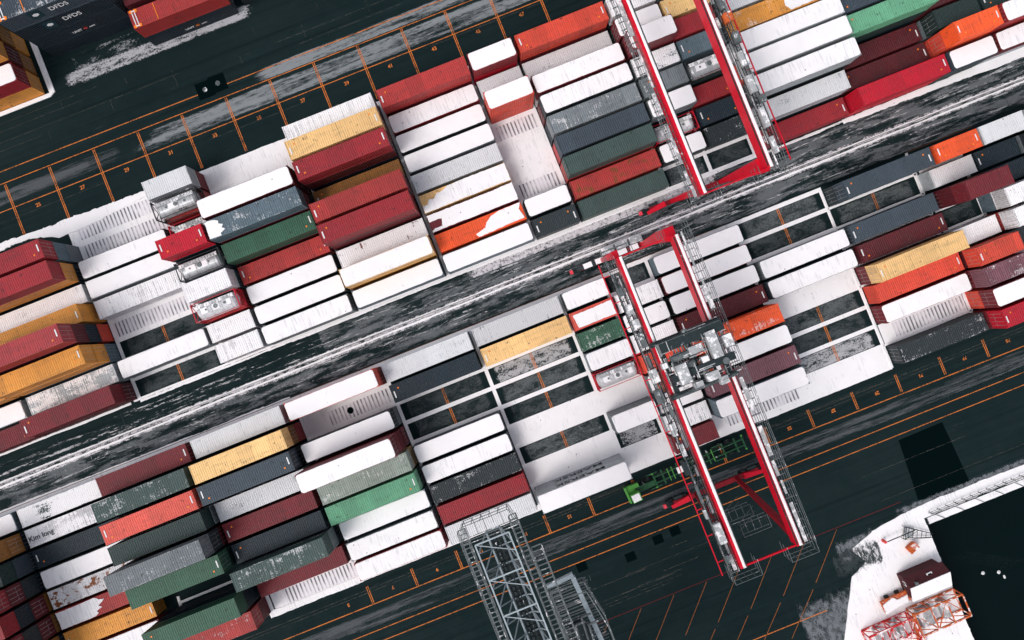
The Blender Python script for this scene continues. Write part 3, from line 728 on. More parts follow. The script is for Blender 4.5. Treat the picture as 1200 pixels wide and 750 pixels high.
for q in ((-1.65, -33.2), (-.62, -34.4), (.05, -33.6), (.45, -33.4)):
    sheet('dark_patch', q[0]*BAY-.7, q[0]*BAY+.7, q[1]-.6, q[1]+.6, .006, 'nearblack', **S)
b = MB(); b.prism(jag([(5.45*BAY, -42.4), (6.62*BAY, -42.3), (6.55*BAY, -33.2), (5.55*BAY, -33.3)], 1.2, .05), .002, .006); b.build('dark_patch', 'nearblack', **S)  # large near-black rectangle laid flat over the apron
# faded lines and parking hatch at the quay
hline(-41.1, -1.9*BAY, 5.1*BAY, .10, 'redline'); hline(-50.9, -2*BAY, 2.8*BAY, .12, 'orange')
for i in range(9):
    x = (3.62-.74*i)*BAY
    b = MB(); L = 6.0; dx, dy = -(.885*L), -5.6
    b.add([(x, -41.3, .012), (x+.10, -41.3, .012), (x+dx+.12, -41.3+dy, .012), (x+dx, -41.3+dy, .012)][::-1], [(0, 1, 2, 3)])
    b.add([(x+dx-.7, -47.6, .012), (x+dx-.58, -47.6, .012), (x+2*dx-.4, -47.6+dy*.9, .012), (x+2*dx-.52, -47.6+dy*.9, .012)][::-1], [(0, 1, 2, 3)])
    b.build('parking_line', 'orangeworn', **S)
M['film_scuff'] = mat_film('scuffed_line', (.14, .12, .10, 1), .5, .08, .6, 1, 2, .2, .7, .5, 77)
for x0, x1, y in ((-1.1, 5.2, -37.8), (1.2, 4.2, -35.2), (-12, -2, -36.6), (-14, 2, -38.6)): sheet('scuff_line', x0, x1, y-.07, y+.07, .01, 'film_scuff', **S)

for i in range(26):
    rr = random.Random(900+i); x0 = rr.uniform(-88, 30); L = rr.uniform(6, 40); y = rr.choice([rr.uniform(46.5, 52), rr.uniform(-40.5, -33.2), rr.uniform(36.5, 40), rr.uniform(-25.5, -24.9)])
    sheet('scuff_line', x0, x0+L, y-.04, y+.04, .0105+.0001*i, 'film_scuff', **S)
for i in range(16):
    x = -84+i*9.3
    sheet('pavement_joint', x, x+.06, 47.0, 48.6+i % 3, .0142, 'film_scuff', **S); sheet('pavement_joint', x+3, x+3.06, 50.2, 51.6, .0142, 'film_scuff', **S)
for y in (-25.35, -25.75): sheet('tyre_track', -11*BAY, 11*BAY, y-.05, y+.05, .0146, 'film_scuff', **S)
# quay snow
Q = [(2.70*BAY, -58.0), (3.55*BAY, -48.0), (3.95*BAY, -46.7), (3.75*BAY, -44.6), (4.3*BAY, -43.3), (5.0*BAY, -42.7), (6.0*BAY, -42.5), (7.0*BAY, -42.5), (9.5*BAY, -42.7),
     (9.5*BAY, -44.25), (34.8, -44.25), (34.8, -70), (2.0*BAY, -70)]
b = MB(); b.prism(jag(Q, .6, .14), .003, .075, 0); b.build('quay_snow', 'snow', **S)
sheet('quay_slush', 3.2*BAY, 4.4*BAY, -49.0, -43.0, .084, 'film_quayd', **S)
sheet('quay_slush', 2.1*BAY, 3.7*BAY, -60, -46.0, .009, 'film_quay', **S)
sheet('quay_slush', 3.3*BAY, 5.6*BAY, -48.0, -41.6, .0095, 'film_quay', **S)
sheet('quay_slush', 4.6*BAY, 9.5*BAY, -43.6, -41.3, .010, 'film_quay', **S)
M['film_foam'] = mat_film('foam_line', (.02, .04, .04, 1), .56, .05, 1.5, 1.5, 2.5, .3, .35, .5, 88)
b = MB(); b.add([(35.6, -51.2, -3.19), (36.8, -50.2, -3.19), (48.5, -57.2, -3.19), (47.5, -58.8, -3.19)][::-1], [(0, 1, 2, 3)]); b.build('foam_streak', 'film_foam', **S)

# ------------------------------------------------------------------ quay fence / fender walkway
w = thing('quay_railing', 'long dark fence standing on the snowy quay edge above the water', 'railing')
b = MB()
for i in range(24): b.box((35.7+i*1.2, -43.7, .55), (.07, .07, 1.0))
b.build('post', 'steeldark', w)
b = MB()
for z in (.4, .8, 1.05): b.box((49.6, -43.7, z), (28.4, .05, .05))
b.build('rail', 'steeldark', w)
w = thing('fender_walkway', 'narrow snow covered walkway hung outside the quay edge', 'walkway')
b = MB(); b.box((49.8, -45.0, -.55), (29, 1.1, .18)); b.build('deck', 'concrete', w)
b = MB(); b.prism(jag([(35.4, -45.5), (64, -45.5), (64, -44.5), (35.4, -44.5)], .7, .06), -.455, -.39); b.build('snow_cover', 'snow', w)
b = MB()
for i in range(10): b.bar((36.5+i*2.9, -44.5, -.2), (37.6+i*2.9, -45.5, -.35), .06)
b.box((50, -46.6, -2.9), (29, .06, .06)); b.build('strut', 'steeldark', w)
for i, (x, y) in enumerate(((41.0, -55.9), (43.1, -56.6), (43.6, -57.5))):
    b = MB(); n = 12
    b.tube((0, 0, -.12), (0, 0, .10), .22, n, 0, .34); b.tube((0, 0, .10), (0, 0, .24), .34, n, 0, .12)
    lab = ['white round float alone on dark water', 'white float with an orange sleeve, middle one on the water', 'small white float farthest from the quay'][i]
    o = b.build('buoy', 'whitepaint'); o.location = (x, y, -3.14); o['label'] = lab; o['category'] = 'buoy'; o['group'] = 'floats on the harbour water'
    o.scale = (.5, .8, .5) if i == 2 else (.75, .75, .75)

# ------------------------------------------------------------------ harbour hut
h = thing('harbour_hut', 'small brown hut with one snow covered roof slope at the quay edge', 'hut', (31.1, -51.2, .075), radians(1.0)); h.scale = (.84, .80, .80)
hw, hd, he, hr = 3.1, 1.85, 2.6, 3.75
b = MB()
b.add([(-hw, -hd, 0), (hw, -hd, 0), (hw, hd, 0), (-hw, hd, 0), (-hw, -hd, he), (hw, -hd, he), (hw, hd, he), (-hw, hd, he), (-hw, .8, hr-.12), (hw, .8, hr-.12)],
      [(0, 1, 5, 4), (2, 3, 7, 6), (3, 0, 4, 8, 7), (1, 2, 6, 9, 5)])
for i in range(22):
    b.box((-hw+.15+i*.28, -hd-.012, he/2), (.03, .02, he)); b.box((-hw+.15+i*.28, hd+.012, he/2), (.03, .02, he))
for i in range(12): b.box((-hw-.012, -hd+.15+i*.3, he/2), (.02, .03, he))
b.build('wall', 'brownroof', h)
b = MB(); ov = .25
def slope(sg, t0, t1, m=0, o=b, x0=-hw-.25, x1=hw+.25):
    y1 = sg*(hd+ov); ze = he-.15
    vs = [(x0, .8, hr+t0), (x1, .8, hr+t0), (x1, y1, ze+t0), (x0, y1, ze+t0), (x0, .8, hr+t1), (x1, .8, hr+t1), (x1, y1, ze+t1), (x0, y1, ze+t1)]
    o.add(vs, [(0, 1, 2, 3), (7, 6, 5, 4), (0, 4, 5, 1), (2, 6, 7, 3), (1, 5, 6, 2), (3, 7, 4, 0)], m)
slope(1, -.08, .0); slope(-1, -.08, .0)
rf = b.build('roof', 'brownroof', h)
b = MB()
for i in range(14): b.bar((-hw+.1+i*.47, .88, hr-.02), (-hw+.1+i*.47, hd+.2, he-.12), .04, .04)
b.build('roof_batten', 'brownroof', rf)
b = MB(); slope(-1, .005, .15, 0, b); b.build('roof_snow', 'snow', rf)
b = MB(); b.box((.5, 1.35, 3.12), (.9, .6, .16), 1); b.box((.5, 1.35, 3.22), (.6, .35, .06), 0); b.build('skylight', ['glass', 'whitepaint'], rf)
b = MB(); b.tube((-2.2, 1.15, 2.9), (-2.2, 1.15, 3.9), .16, 12); b.tube((-2.2, 1.15, 3.9), (-2.2, 1.15, 4.0), .3, 12); b.build('chimney', 'steel', rf)
b = MB(); b.box((-hw-.03, -.6, 1.0), (.05, .9, 1.95)); d = b.build('door', 'brownroof', h)
b = MB(); b.tube((-hw-.07, -.3, 1.0), (-hw-.07, -.3, 1.14), .025, 8); b.build('handle', 'rod', d)
for yy in (.65,):
    b = MB(); b.box((-hw-.03, yy, 1.6), (.05, .8, .7)); wn = b.build('window', 'whitepaint', h)
    b = MB(); b.box((-hw-.065, yy, 1.6), (.02, .62, .52)); b.build('pane', 'glass', wn)

# folded gangway frame on the quay
g = thing('gangway_frame', 'grey gangway frame lying on quay snow beside the water corner', 'gangway', (32.6, -45.5, .08), radians(-28)); g.scale = (.7, .8, .8)
b = MB()
for y in (-1.0, 1.0): b.bar((-2.2, y, .5), (3.6, y*.3, .35), .09); b.bar((-2.2, y, 1.3), (-2.2, y, .0), .08); b.bar((-2.2, y, 1.3), (3.6, y*.3, .5), .06)
for i in range(7): b.bar((-2.0+i*.85, -1.0+.1*i, .5), (-2.0+i*.85, 1.0-.1*i, .5), .06)
b.bar((-2.2, -1, 1.3), (-2.2, 1, 1.3), .08); b.bar((-2.2, -1, 1.3), (.4, .4, .5), .06)
b.build('frame', 'steeldark', g)
b = MB(); b.box((-1.1, 0, .42), (2.0, 1.6, .06)); b.build('deck', 'panel', g)
g2 = thing('barrier', 'long thin dark barrier pole across snow near the quay corner', 'barrier', (30.2, -44.9, .08), radians(1))
b = MB(); b.bar((-1.6, 0, .9), (2.4, 0, .9), .10); b.build('pole', 'steeldark', g2)
b = MB(); b.box((-1.8, 0, .45), (.3, .3, .9)); b.build('post', 'redmark', g2)

# orange life-raft shelter
g = thing('rescue_box', 'small orange pitched box standing in the snow above the hut', 'box', (31.6, -47.1, .08), radians(20)); g.scale = (.85, .85, .85)
b = MB(); b.prism([(-.75, -.5), (.75, -.5), (.75, .5), (-.75, .5)], 0, .8); b.build('body', 'orangepaint', g)
b = MB(); b.add([(-.85, -.6, .8), (.85, -.6, .8), (.85, .6, .8), (-.85, .6, .8), (-.85, 0, 1.15), (.85, 0, 1.15)], [(0, 1, 5, 4), (2, 3, 4, 5), (1, 2, 5), (3, 0, 4), (3, 2, 1, 0)]); b.build('lid', 'orangepaint', g)
b = MB(); b.box((.35, -.3, 1.02), (.5, .4, .06)); b.build('snow_patch', 'snow', g)

# snow covered trailer
g = thing('flat_trailer', 'snow filled flat trailer with orange edges below the hut door', 'trailer', (26.7, -52.7, .08), radians(3)); g.scale = (.85, .85, .85)
b = MB(); b.box((0, 0, .75), (4.6, 1.8, .14)); b.box((0, .88, .95), (4.6, .07, .35)); b.box((-2.27, 0, .95), (.07, 1.7, .35)); b.box((2.27, 0, .95), (.07, 1.7, .35)); b.bar((2.3, 0, .7), (3.5, 0, .55), .10)
b.build('bed', 'orangepaint', g)
b = MB(); b.prism(jag([(-2.2, -1.3), (1.9, -.9), (2.1, .2), (.4, .1), (-.2, .75), (-2.2, .3)], .4, .08), .83, 1.05, 0, .1, .06); b.build('snow_load', 'snow', g)
for sx in (-.9, .9):
    for sy in (-.95, .95):
        b = MB(); b.tube((sx, sy-.12, .38), (sx, sy+.12, .38), .38, 16); wl = b.build('wheel', 'rubber', g)

# truss segment lying on the quay, red half and orange half
g = thing('crane_jib_section', 'red and orange lattice jib section lying on the snowy quay', 'lattice jib', (28.2, -56.1, .08), radians(1.5))
def truss(x0, x1, y0, y1, z0, z1, n, mat, nm):
    b = MB(); c = .20
    for y in (y0, y1):
        for z in (z0, z1): b.bar((x0, y, z), (x1, y, z), c)
    for i in range(n+1):
        x = x0+(x1-x0)*i/n
        for z in (z0, z1): b.bar((x, y0, z), (x, y1, z), .15)
        for y in (y0, y1): b.bar((x, y, z0), (x, y, z1), .13)
        if i < n:
            xn = x0+(x1-x0)*(i+1)/n
            b.bar((x, y0, z1), (xn, y1, z1), .10) if i % 2 else b.bar((x, y1, z1), (xn, y0, z1), .10)
            for y in (y0, y1): b.bar((x, y, z0), (xn, y, z1), .09)
    return b.build(nm, mat, g)
truss(-7.0, -.6, -1.8, 1.2, .1, 2.0, 4, 'redtruss', 'red_section'); truss(-.3, 6.6, -1.5, 1.5, .1, 2.0, 3, 'orangepaint', 'orange_section')
for x, w_ in ((-5.2, .9), (-3.2, .5), (-2.2, .5), (1.6, 2.0), (4.2, 1.0)):
    b = MB(); b.box((x, -.1, .5), (w_, 2.4, .9)); b.build('counterweight_box', 'panel', g)
b = MB(); b.bar((-.45, -3.0, .2), (-.45, 1.9, 2.3), .35); b.bar((.5, -3.4, .2), (-.9, 1.4, 2.3), .2); b.build('hinge', 'orangepaint', g)

# ------------------------------------------------------------------ gantry cranes
def wheelset(b, x, y, r=.75):
    b.tube((x, y-.28, r), (x, y+.28, r), r, 20, 0); b.tube((x, y-.30, r), (x, y+.30, r), r*.45, 12, 1)
def railing(b, x, y0, y1, z, step=2.2, m=0, hgt=1.1, r=.035):
    n = int(abs(y1-y0)/step)
    for i in range(n+1): b.bar((x, y0+(y1-y0)*i/n, z), (x, y0+(y1-y0)*i/n, z+hgt), r*1.6, None, m)
    for h_ in (.55, 1.1): b.bar((x, y0, z+h_*hgt/1.1), (x, y1, z+h_*hgt/1.1), r*1.6, None, m)
def gantry(name, label, xL, xR, yN, yS, yNt, ySt, g0, g1, out, trol, tone='red'):
    """xL,xR girder lines; yN,yS sill lines; yNt,ySt leg tops; g0..g1 girder extent; out=+1/-1 side of the service walkway"""
    c = thing(name, label, 'crane', ((xL+xR)/2, (yN+yS)/2, 0), 0, 'rail gantry cranes over the stacks')
    ox, oy = (xL+xR)/2, (yN+yS)/2
    def P(x, y, z): return (x-ox, y-oy, z)
    zg = 16.2; gh = 1.7; gw = .70
    for s, gx in ((-1, xL), (1, xR)):
        b = MB(); b.box(P(gx, (g0+g1)/2, zg-gh/2), (gw, abs(g1-g0), gh))
        for i in range(14): b.box(P(gx, g0+(g1-g0)*(i+.5)/14, zg-gh/2), (gw+.05, .10, gh+.02))
        gi = b.build('girder', tone, c)
        b = MB(); b.prism(jag([P(gx-.06, min(g0, g1), 0)[:2], P(gx+.29, min(g0, g1), 0)[:2], P(gx+.29, max(g0, g1), 0)[:2], P(gx-.06, max(g0, g1), 0)[:2]], .6, .03), zg+.005, zg+.09, 0, .08, .03)
        b.build('girder_snow', 'snow', gi)
        b = MB(); rx = gx-s*.30; b.box(P(rx, (g0+g1)/2, zg+.13), (.09, abs(g1-g0)-.4, .16)); b.build('trolley_rail', 'steeldark', gi)
    # legs: taper, wide at the top
    for gx, wd in ((xL, 1), (xR, 1)):
        for y0, y1 in ((yN, yNt), (yS, ySt)):
            inward = 1 if gx == xL else -1
            b = MB()
            a = P(gx+inward*.5, y0, 1.7); d = P(gx, y1, zg-gh)
            thin = y0 == yS and xL < 10
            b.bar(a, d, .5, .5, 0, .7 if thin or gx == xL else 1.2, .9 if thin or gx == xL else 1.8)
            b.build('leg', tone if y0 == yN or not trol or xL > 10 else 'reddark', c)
    # end ties between girders
    for yy, in ((g0,), (g1,)):
        b = MB(); b.bar(P(xL, yy, zg-.5), P(xR, yy, zg-.5), .16, .22); b.build('end_tie', tone, c)
    # sill beams + bogies
    for y0 in (yN, yS):
        b = MB(); b.box(P(ox, y0, 1.45), (xR-xL+5.4, .62, .5)); sl = b.build('sill_beam', 'reddark', c)
        b = MB()
        for i in range(7 if y0 == yN else 0): b.box(P(xL-1.6+i*(xR-xL+3.2)/6, y0+.05, 1.86), ((xR-xL+3.2)/7-.25, .7, .22))
        if b.v: b.build('sill_snow', 'snow', sl)
        for i in range(3 if y0 == yN else 0):
            b = MB(); b.box(P(xL+1.6+i*2.0, y0+(.95 if y0 == yN else -.95), 1.3), (1.7, .9, 1.4)); b.build('power_cabinet', 'panel', sl)
        for s, xx in ((-1, xL-1.9), (1, xR+1.9)):
            b = MB()
            for dx in (-1.0, 1.0): wheelset(b, *P(xx+dx, y0, 0)[:2])
            bg = b.build('bogie_wheel', ['rubber', 'steel'], c)
            b = MB(); b.box(P(xx, y0, 1.05), (2.7, .5, .5)); b.box(P(xx+s*1.5, y0, .9), (.5, .9, .7)); b.box(P(xx, y0+.55, 1.35), (1.2, .35, .5))
            for q in range(5): b.tube(P(xx-1+q*.5, y0-.5, .9), P(xx-1+q*.5, y0-.5, 1.7), .05, 6)
            b.build('bogie_frame', 'steeldark', c)
            b = MB(); b.box(P(xx+s*2.0, y0, 1.3), (.4, .5, .4)); b.build('bumper_lamp', 'signal', c)
            b = MB(); b.bar(P(xx-s*1.4, y0, 1.75), P(xx+s*1.2, y0-(.35 if y0 == yS else 0), 1.55), .75, .5, 0, .45, .4); b.build('bogie_housing', 'red' if y0 == yS else 'steeldark', c)
    # service walkway outside one girder, festoon boxes
    wx = xL-1.1 if out < 0 else xR+1.0
    for s, gx in ((-1, xL), (1, xR)):
        x0 = gx+s*(gw/2+.05); x1 = x0+s*1.25
        b = MB(); y = min(g0, g1)-.3; n = int(abs(g1-g0)/.9)
        for q in range(5): b.box(P(x0+s*(.1+q*.27), (g0+g1)/2, zg-.5), (.045, abs(g1-g0)+.8, .05), 0)
        for i in range(n+1):
            b.box(P((x0+x1)/2, y+i*abs(g1-g0)/n, zg-.62), (1.2, .08, .16), 0)
        yy = min(g0, g1); rr = random.Random(int(gx*7))
        while yy < max(g0, g1)-3:
            L = rr.uniform(1.2, 5); b.box(P(x0+s*(.35+rr.uniform(0, .3)), yy+L/2, zg-.40), (rr.uniform(.2, .55), L, .06), 1); yy += L+rr.uniform(.3, 2.5)
        b.build('walkway', ['steel', 'panel'], c)
        b = MB(); railing(b, P(x1, 0, 0)[0], P(0, g0, 0)[1], P(0, g1, 0)[1], zg-.5); b.build('walkway_railing', 'steel', c)
    # electrical side with thin red outer rail
    s = out; x0 = (xL if s < 0 else xR)+s*(gw/2+.1)
    b = MB(); b.box(P(x0+s*2.05, (g0+g1)/2, zg-.25), (.11, abs(g1-g0), .14))
    for i in range(12): b.box(P(x0+s*1.7, g0+(g1-g0)*(i+.5)/12, zg-.3), (.8, .10, .10))
    b.build('cable_rail', 'red', c)
    rnd = random.Random(int(xL*10)); b = MB(); yy = min(g0, g1)+1.2
    while yy < max(g0, g1)-2:
        L = rnd.uniform(.8, 2.8)
        b = MB(); b.box(P(x0+s*rnd.uniform(.6, 1.5), yy+L/2, zg+.1), (rnd.uniform(.3, .9), L, rnd.uniform(.3, 1.0)), rnd.choice((0, 0, 1, 1, 2, 3))); b.build('electrical_cabinet', ['panel', 'steel', 'steeldark', 'orangepaint'], c)
        yy += L+rnd.uniform(.2, 1.4)
    b = MB()
    for q in range(4):
        xo = x0+s*(.3+.35*q); b.tube(P(xo, min(g0, g1)+2, zg+.05), P(xo+rnd.uniform(-.15, .15), max(g0, g1)-2, zg+.05), .05, 6)
    for i in range(18):
        ya = g0+(g1-g0)*i/18; b.tube(P(x0+s*.4, ya, zg-.1), P(x0+s*1.4, ya+(g1-g0)/36, zg-.3), .04, 6)
    b.build('festoon_cable', 'cable', c)
    # end platforms: thin tube cages
    for yy, d in ((min(g0, g1), -1), (max(g0, g1), 1)):
        for gx in (xL, xR):
            b = MB()
            for z in (zg-1.6, zg-.6, zg+.5):
                pts = [P(gx-1.6, yy+d*-.6, z), P(gx-1.6, yy+d*1.2, z), P(gx+1.6, yy+d*1.2, z), P(gx+1.6, yy-d*.6, z)]
                for p, q in zip(pts, pts[1:]): b.tube(p, q, .035, 6)
            for dx in (-1.6, -.8, 0, .8, 1.6): b.tube(P(gx+dx, yy+d*1.2, zg-1.6), P(gx+dx, yy+d*1.2, zg+.5), .03, 6)
            b.build('end_platform', 'steel', c)
    # trolley
    if trol:
        t0, t1 = trol; ym = (t0+t1)/2; tz = zg+.25
        b = MB()
        for y in (t0, t1): b.box(P(ox, y, tz+.35), (xR-xL+1.2, .55, .7))
        for x in (xL+.3, xR-.3): b.box(P(x, ym, tz+.3), (.5, abs(t1-t0), .55))
        b.box(P(ox, ym, tz+.25), (.4, abs(t1-t0)-.6, .5)); b.box(P(ox+1.8, ym, tz+.25), (.25, abs(t1-t0)-.6, .4)); b.box(P(ox, ym+.6, tz+.25), (xR-xL-1, .3, .4))
        tr = b.build('trolley_frame', 'steeldark', c)
        b = MB(); rnd = random.Random(5)
        for x, y, w_, l_, h_ in ((-2.0, -.9, 1.5, 2.6, 1.3), (2.3, .9, 1.35, 3.6, 1.2), (3.9, .7, 1.2, 1.6, 1.1), (.3, 1.1, 1.9, 1.0, .9), (1.0, -2.3, 1.8, 1.1, .9), (-.8, -2.7, 1.3, .9, .8), (.9, -.3, 1.0, .8, .8), (-3.5, .6, .8, .8, .7), (1.0, 3.1, 3.4, .5, .6), (-1.5, 2.3, 2.6, .35, .5), (2.0, -3.2, 1.2, 1.0, .8)):
            w_ *= .82; l_ *= .85
            b.box(P(ox+x, ym+y, tz+.7+h_/2), (w_, l_, h_), 0)
            if rnd.random() < .6: b.box(P(ox+x, ym+y, tz+.74+h_), (w_-.12, l_-.12, .07), 1)
        for yy_, ww_ in ((t0+.9, 1.3), (t1+2.0, .8)):
            b.box(P(ox+.4, yy_-1.4 if yy_ > ym else yy_, tz+1.1), (xR-xL+.6, ww_, .9), 2)
        b.build('machinery_housing', ['panel', 'snow', 'steeldark'], tr)
        b = MB()
        for i in range(7):
            b.tube(P(ox-1.9+i*.35, ym+.2, tz+.75), P(ox-1.9+i*.35, ym+1.9, tz+.75), .10, 8)
        b.tube(P(ox-2.6, ym+.9, tz+1.0), P(ox+.6, ym+.9, tz+1.0), .42, 18); b.tube(P(ox-2.4, ym-.3, tz+1.0), P(ox-.2, ym-.3, tz+1.0), .42, 18)
        b.tube(P(ox+2.9, ym-1.3, tz+.9), P(ox+2.9, ym-1.3, tz+1.7), .38, 16); b.tube(P(ox-.1, ym+3.3, tz+.9), P(ox-.1, ym+3.3, tz+1.5), .3, 16)
        b.build('hoist_machinery', 'steel', tr)
        b = MB()
        for i in range(110):
            x = rnd.uniform(-3.9, 3.9); y = rnd.uniform(t0-ym, t1-ym); L = rnd.uniform(.5, 2.4); z = tz+rnd.uniform(.6, 1.6)
            if rnd.random() < .5: b.tube(P(ox+x, ym+y, z), P(ox+min(4.2, x+L), ym+y, z), rnd.uniform(.03, .09), 6, rnd.choice((0, 1)))
            else: b.tube(P(ox+x, ym+y, z), P(ox+x, ym+min(abs(t1-t0)/2, y+L), z), rnd.uniform(.03, .09), 6, rnd.choice((0, 1)))
        b.build('piping', ['steel', 'panel'], tr)
        b = MB(); n = 8
        for y in (t0, t1):
            for z in (.7, 1.25, 1.8): b.bar(P(xL-.4, y, tz+z), P(xR+.4, y, tz+z), .05)
            for i in range(n+1): b.bar(P(xL-.4+(xR-xL+.8)*i/n, y, tz+.6), P(xL-.4+(xR-xL+.8)*i/n, y, tz+1.8), .05)
        b.build('trolley_railing', 'steel', tr)
        b = MB(); b.box(P(ox-1.0, t1+1.6, zg-2.4), (5.0, 1.3, .5), 0)
        for s in (-1, 1):
            b.box(P(ox-1.0+s*2.9, t1+1.6, zg-2.4), (.8, 2.2, .4), 0)
        for i in range(10): b.box(P(ox-3.2+i*.48, t1+1.6, zg-2.12), (.2, 1.0, .05), 1)
        b.build('spreader', ['orangepaint', 'steeldark'], tr)
        for sx in (-1.2, 1.2):
            for sy in (-.35, .35):
                b = MB(); b.tube(P(ox-1+sx, t1+1.6+sy, zg-2.15), P(ox-1+sx, t1+.9+sy, tz+.6), .025, 6); b.build('hoist_rope', 'steeldark', tr)
        b = MB(); b.box(P(xR-1.3, t0-.9, zg-2.2), (1.5, 1.7, 2.0)); cb = b.build('operator_cab', 'panel', tr)
        b = MB(); b.box(P(xR-1.3, t0-1.77, zg-2.1), (1.3, .03, 1.3)); b.box(P(xR-1.3, t0-.9, zg-1.19), (1.0, 1.2, .03)); b.build('cab_window', 'glass', cb)
    return c
cr = gantry('gantry_crane', 'red gantry crane with trolley over the lower block of containers', 6.6, 13.35, 4.15, -29.4, 3.6, -33.0, 3.1, -34.2, -1, (-7.4, -13.6))
cr1 = gantry('gantry_crane', 'red gantry crane over the upper block, running off the top edge', 18.15, 26.2, 40.6, 8.05, 40.6, 6.9, 44.5, 6.2, 1, (50.0-9.4, 50-3.4), 'red')
# zig-zag access stair frames at the outer end of the lower crane
b = MB()
for i, (x, y, z) in enumerate(((13.0-2.5, -29.8, 8), (13.0-2.0, -30.2, 12))):
    x -= (6.6+13.35)/2; y -= (4.15-29.4)/2
    for z_ in (z, z+1.0):
        pts = [(x-2.4, y-.7, z_), (x+1.0, y-.7, z_), (x+1.0, y-2.2, z_), (x-2.4, y-2.2, z_)]
        for p, q in zip(pts, pts[1:]+pts[:1]): b.tube(p, q, .03, 6)
    for q in range(5): b.tube((x-2.4+q*.85, y-.7, z), (x-2.4+q*.85, y-2.2, z), .03, 6)
    b.tube((x-2.4, y-1.0, z), (x+1.0, y-1.0, z-4), .04, 6); b.tube((x-2.4, y-1.7, z), (x+1.0, y-1.7, z-4), .04, 6)
b.build('access_stair', 'steel', cr)

# ------------------------------------------------------------------ quay crane boom at the bottom edge
q = thing('quay_crane', 'grey lattice boom of a quay crane reaching in from the bottom edge', 'crane', (-16.3, -46.5, 0))
def Qp(x, y, z): return (x+16.3, y+46.5, z)
Bx = lambda x: -16.35+(x+16.35)*.42
zt, zb = 30.0, 27.0; xa, xb = -18.0, -14.7; ya, yb = -17.0, -62.0
b = MB()
for x in (xa, xb):
    b.bar(Qp(x, ya, zt), Qp(x, yb, zt), .13); b.bar(Qp(Bx(x), ya, zb), Qp(Bx(x), yb, zb), .17, .3)
n = 26
for i in range(n):
    y0 = ya+(yb-ya)*i/n; y1 = ya+(yb-ya)*(i+1)/n
    for x in (xa, xb):
        b.bar(Qp(Bx(x), y0, zb), Qp(x, (y0+y1)/2, zt), .10); b.bar(Qp(x, (y0+y1)/2, zt), Qp(Bx(x), y1, zb), .10)
    if i % 2 == 0: b.bar(Qp(xa, y0, zt), Qp(xb, y0, zt), .12); b.bar(Qp(xa, y0, zt), Qp(xb, y1, zt), .07)
    b.bar(Qp(Bx(xa), y0, zb), Qp(Bx(xb), y0, zb), .12)
b.build('boom', 'bluesteel', q)
b = MB(); b.box(Qp(-16.35, (ya+yb)/2, zb-.2), (1.15, abs(yb-ya), .08))
for i in range(60): b.box(Qp(-16.35, ya-.3-i*.6, zb-.1), (1.3, .12, .12))
b.build('trolley_track', 'steeldark', q)
b = MB()
for i in range(80): b.tube(Qp(-16.4, ya-.4-i*.5, zb+1.1), Qp(-16.4, ya-.75-i*.5, zb+1.1), .16, 6)
b.bar(Qp(-16.75, ya, zb+.9), Qp(-16.75, yb, zb+.9), .10); b.bar(Qp(-16.05, ya, zb+.9), Qp(-16.05, yb, zb+.9), .10); b.build('cable_chain', 'steeldark', q)
b = MB()
def walk(x, y0, y1, z, w_=.9):
    n = int(abs(y1-y0)/.45)
    for i in range(n+1): b.box(Qp(x, y0+(y1-y0)*i/n, z), (w_, .10, .06))
    for s in (-1, 1):
        b.bar(Qp(x+s*w_/2, y0, z), Qp(x+s*w_/2, y1, z), .08)
        for h_ in (.55, 1.1): b.bar(Qp(x+s*w_/2, y0, z+h_), Qp(x+s*w_/2, y1, z+h_), .05)
        m_ = int(abs(y1-y0)/1.5)
        for i in range(m_+1): b.bar(Qp(x+s*w_/2, y0+(y1-y0)*i/m_, z), Qp(x+s*w_/2, y0+(y1-y0)*i/m_, z+1.1), .05)
walk(-18.75, -15.4, -60, 29.3, .7); walk(-13.9, -15.8, -60, 29.3, .7); walk(-12.9, -19.2, -60, 29.6, 1.0)
for z in (28.6, 29.6, 30.6):
    pts = [(-18.6, -14.9), (-14.0, -14.9), (-13.6, -16.5), (-18.9, -16.5)]
    for p, r_ in zip(pts, pts[1:]+pts[:1]): b.bar(Qp(*p, z), Qp(*r_, z), .06)
for i in range(6): b.bar(Qp(-18.4+i*.86, -14.9, 28.6), Qp(-18.4+i*.86, -14.9, 30.6), .05); b.bar(Qp(-18.4+i*.86, -14.9, 28.6), Qp(-18.4+i*.86, -16.5, 28.6), .05)
b.build('walkway', 'steel', q)
b = MB()
for z in (25.0, 26.2, 28.6):
    pts = [(-13.6, -24.9), (-10.2, -25.2), (-9.5, -29), (-9.5, -36), (-13.6, -36)]
    for p, r_ in zip(pts, pts[1:]+pts[:1]): b.bar(Qp(*p, z), Qp(*r_, z), .09)
for i in range(12): b.bar(Qp(-13.6, -25.6-i*.8, 25), Qp(-9.8, -25.6-i*.8, 25), .10)
for i in range(8): b.bar(Qp(-13+i*.5, -25.3, 25), Qp(-13+i*.5, -25.3, 26.2), .05)
for x, y in ((-12.4, -28.4), (-11.6, -27.9), (-11.2, -28.8)): b.tube(Qp(x, y, 27), Qp(x-.6, y-8, 27), .12, 8); b.tube(Qp(x, y, 27), Qp(x+1.0, y, 27), .12, 8)
for i in range(34): b.box(Qp(-11.7, -25.3-i*.3, 24.9), (3.6, .10, .05))
b.build('service_platform', 'steel', q)
b = MB(); b.box(Qp(-12.3, -30.5, 25.6), (1.6, 3.2, 1.2)); b.build('machinery_housing', 'steeldark', q)
b = MB(); b.bar(Qp(-13.8, -24.4, 26), Qp(-10.9, -24.2, 26), .4, .5); b.bar(Qp(-11.0, -24.4, 26), Qp(-10.4, -36, 26), .45, .6); b.build('portal_beam', 'bluesteel', q)
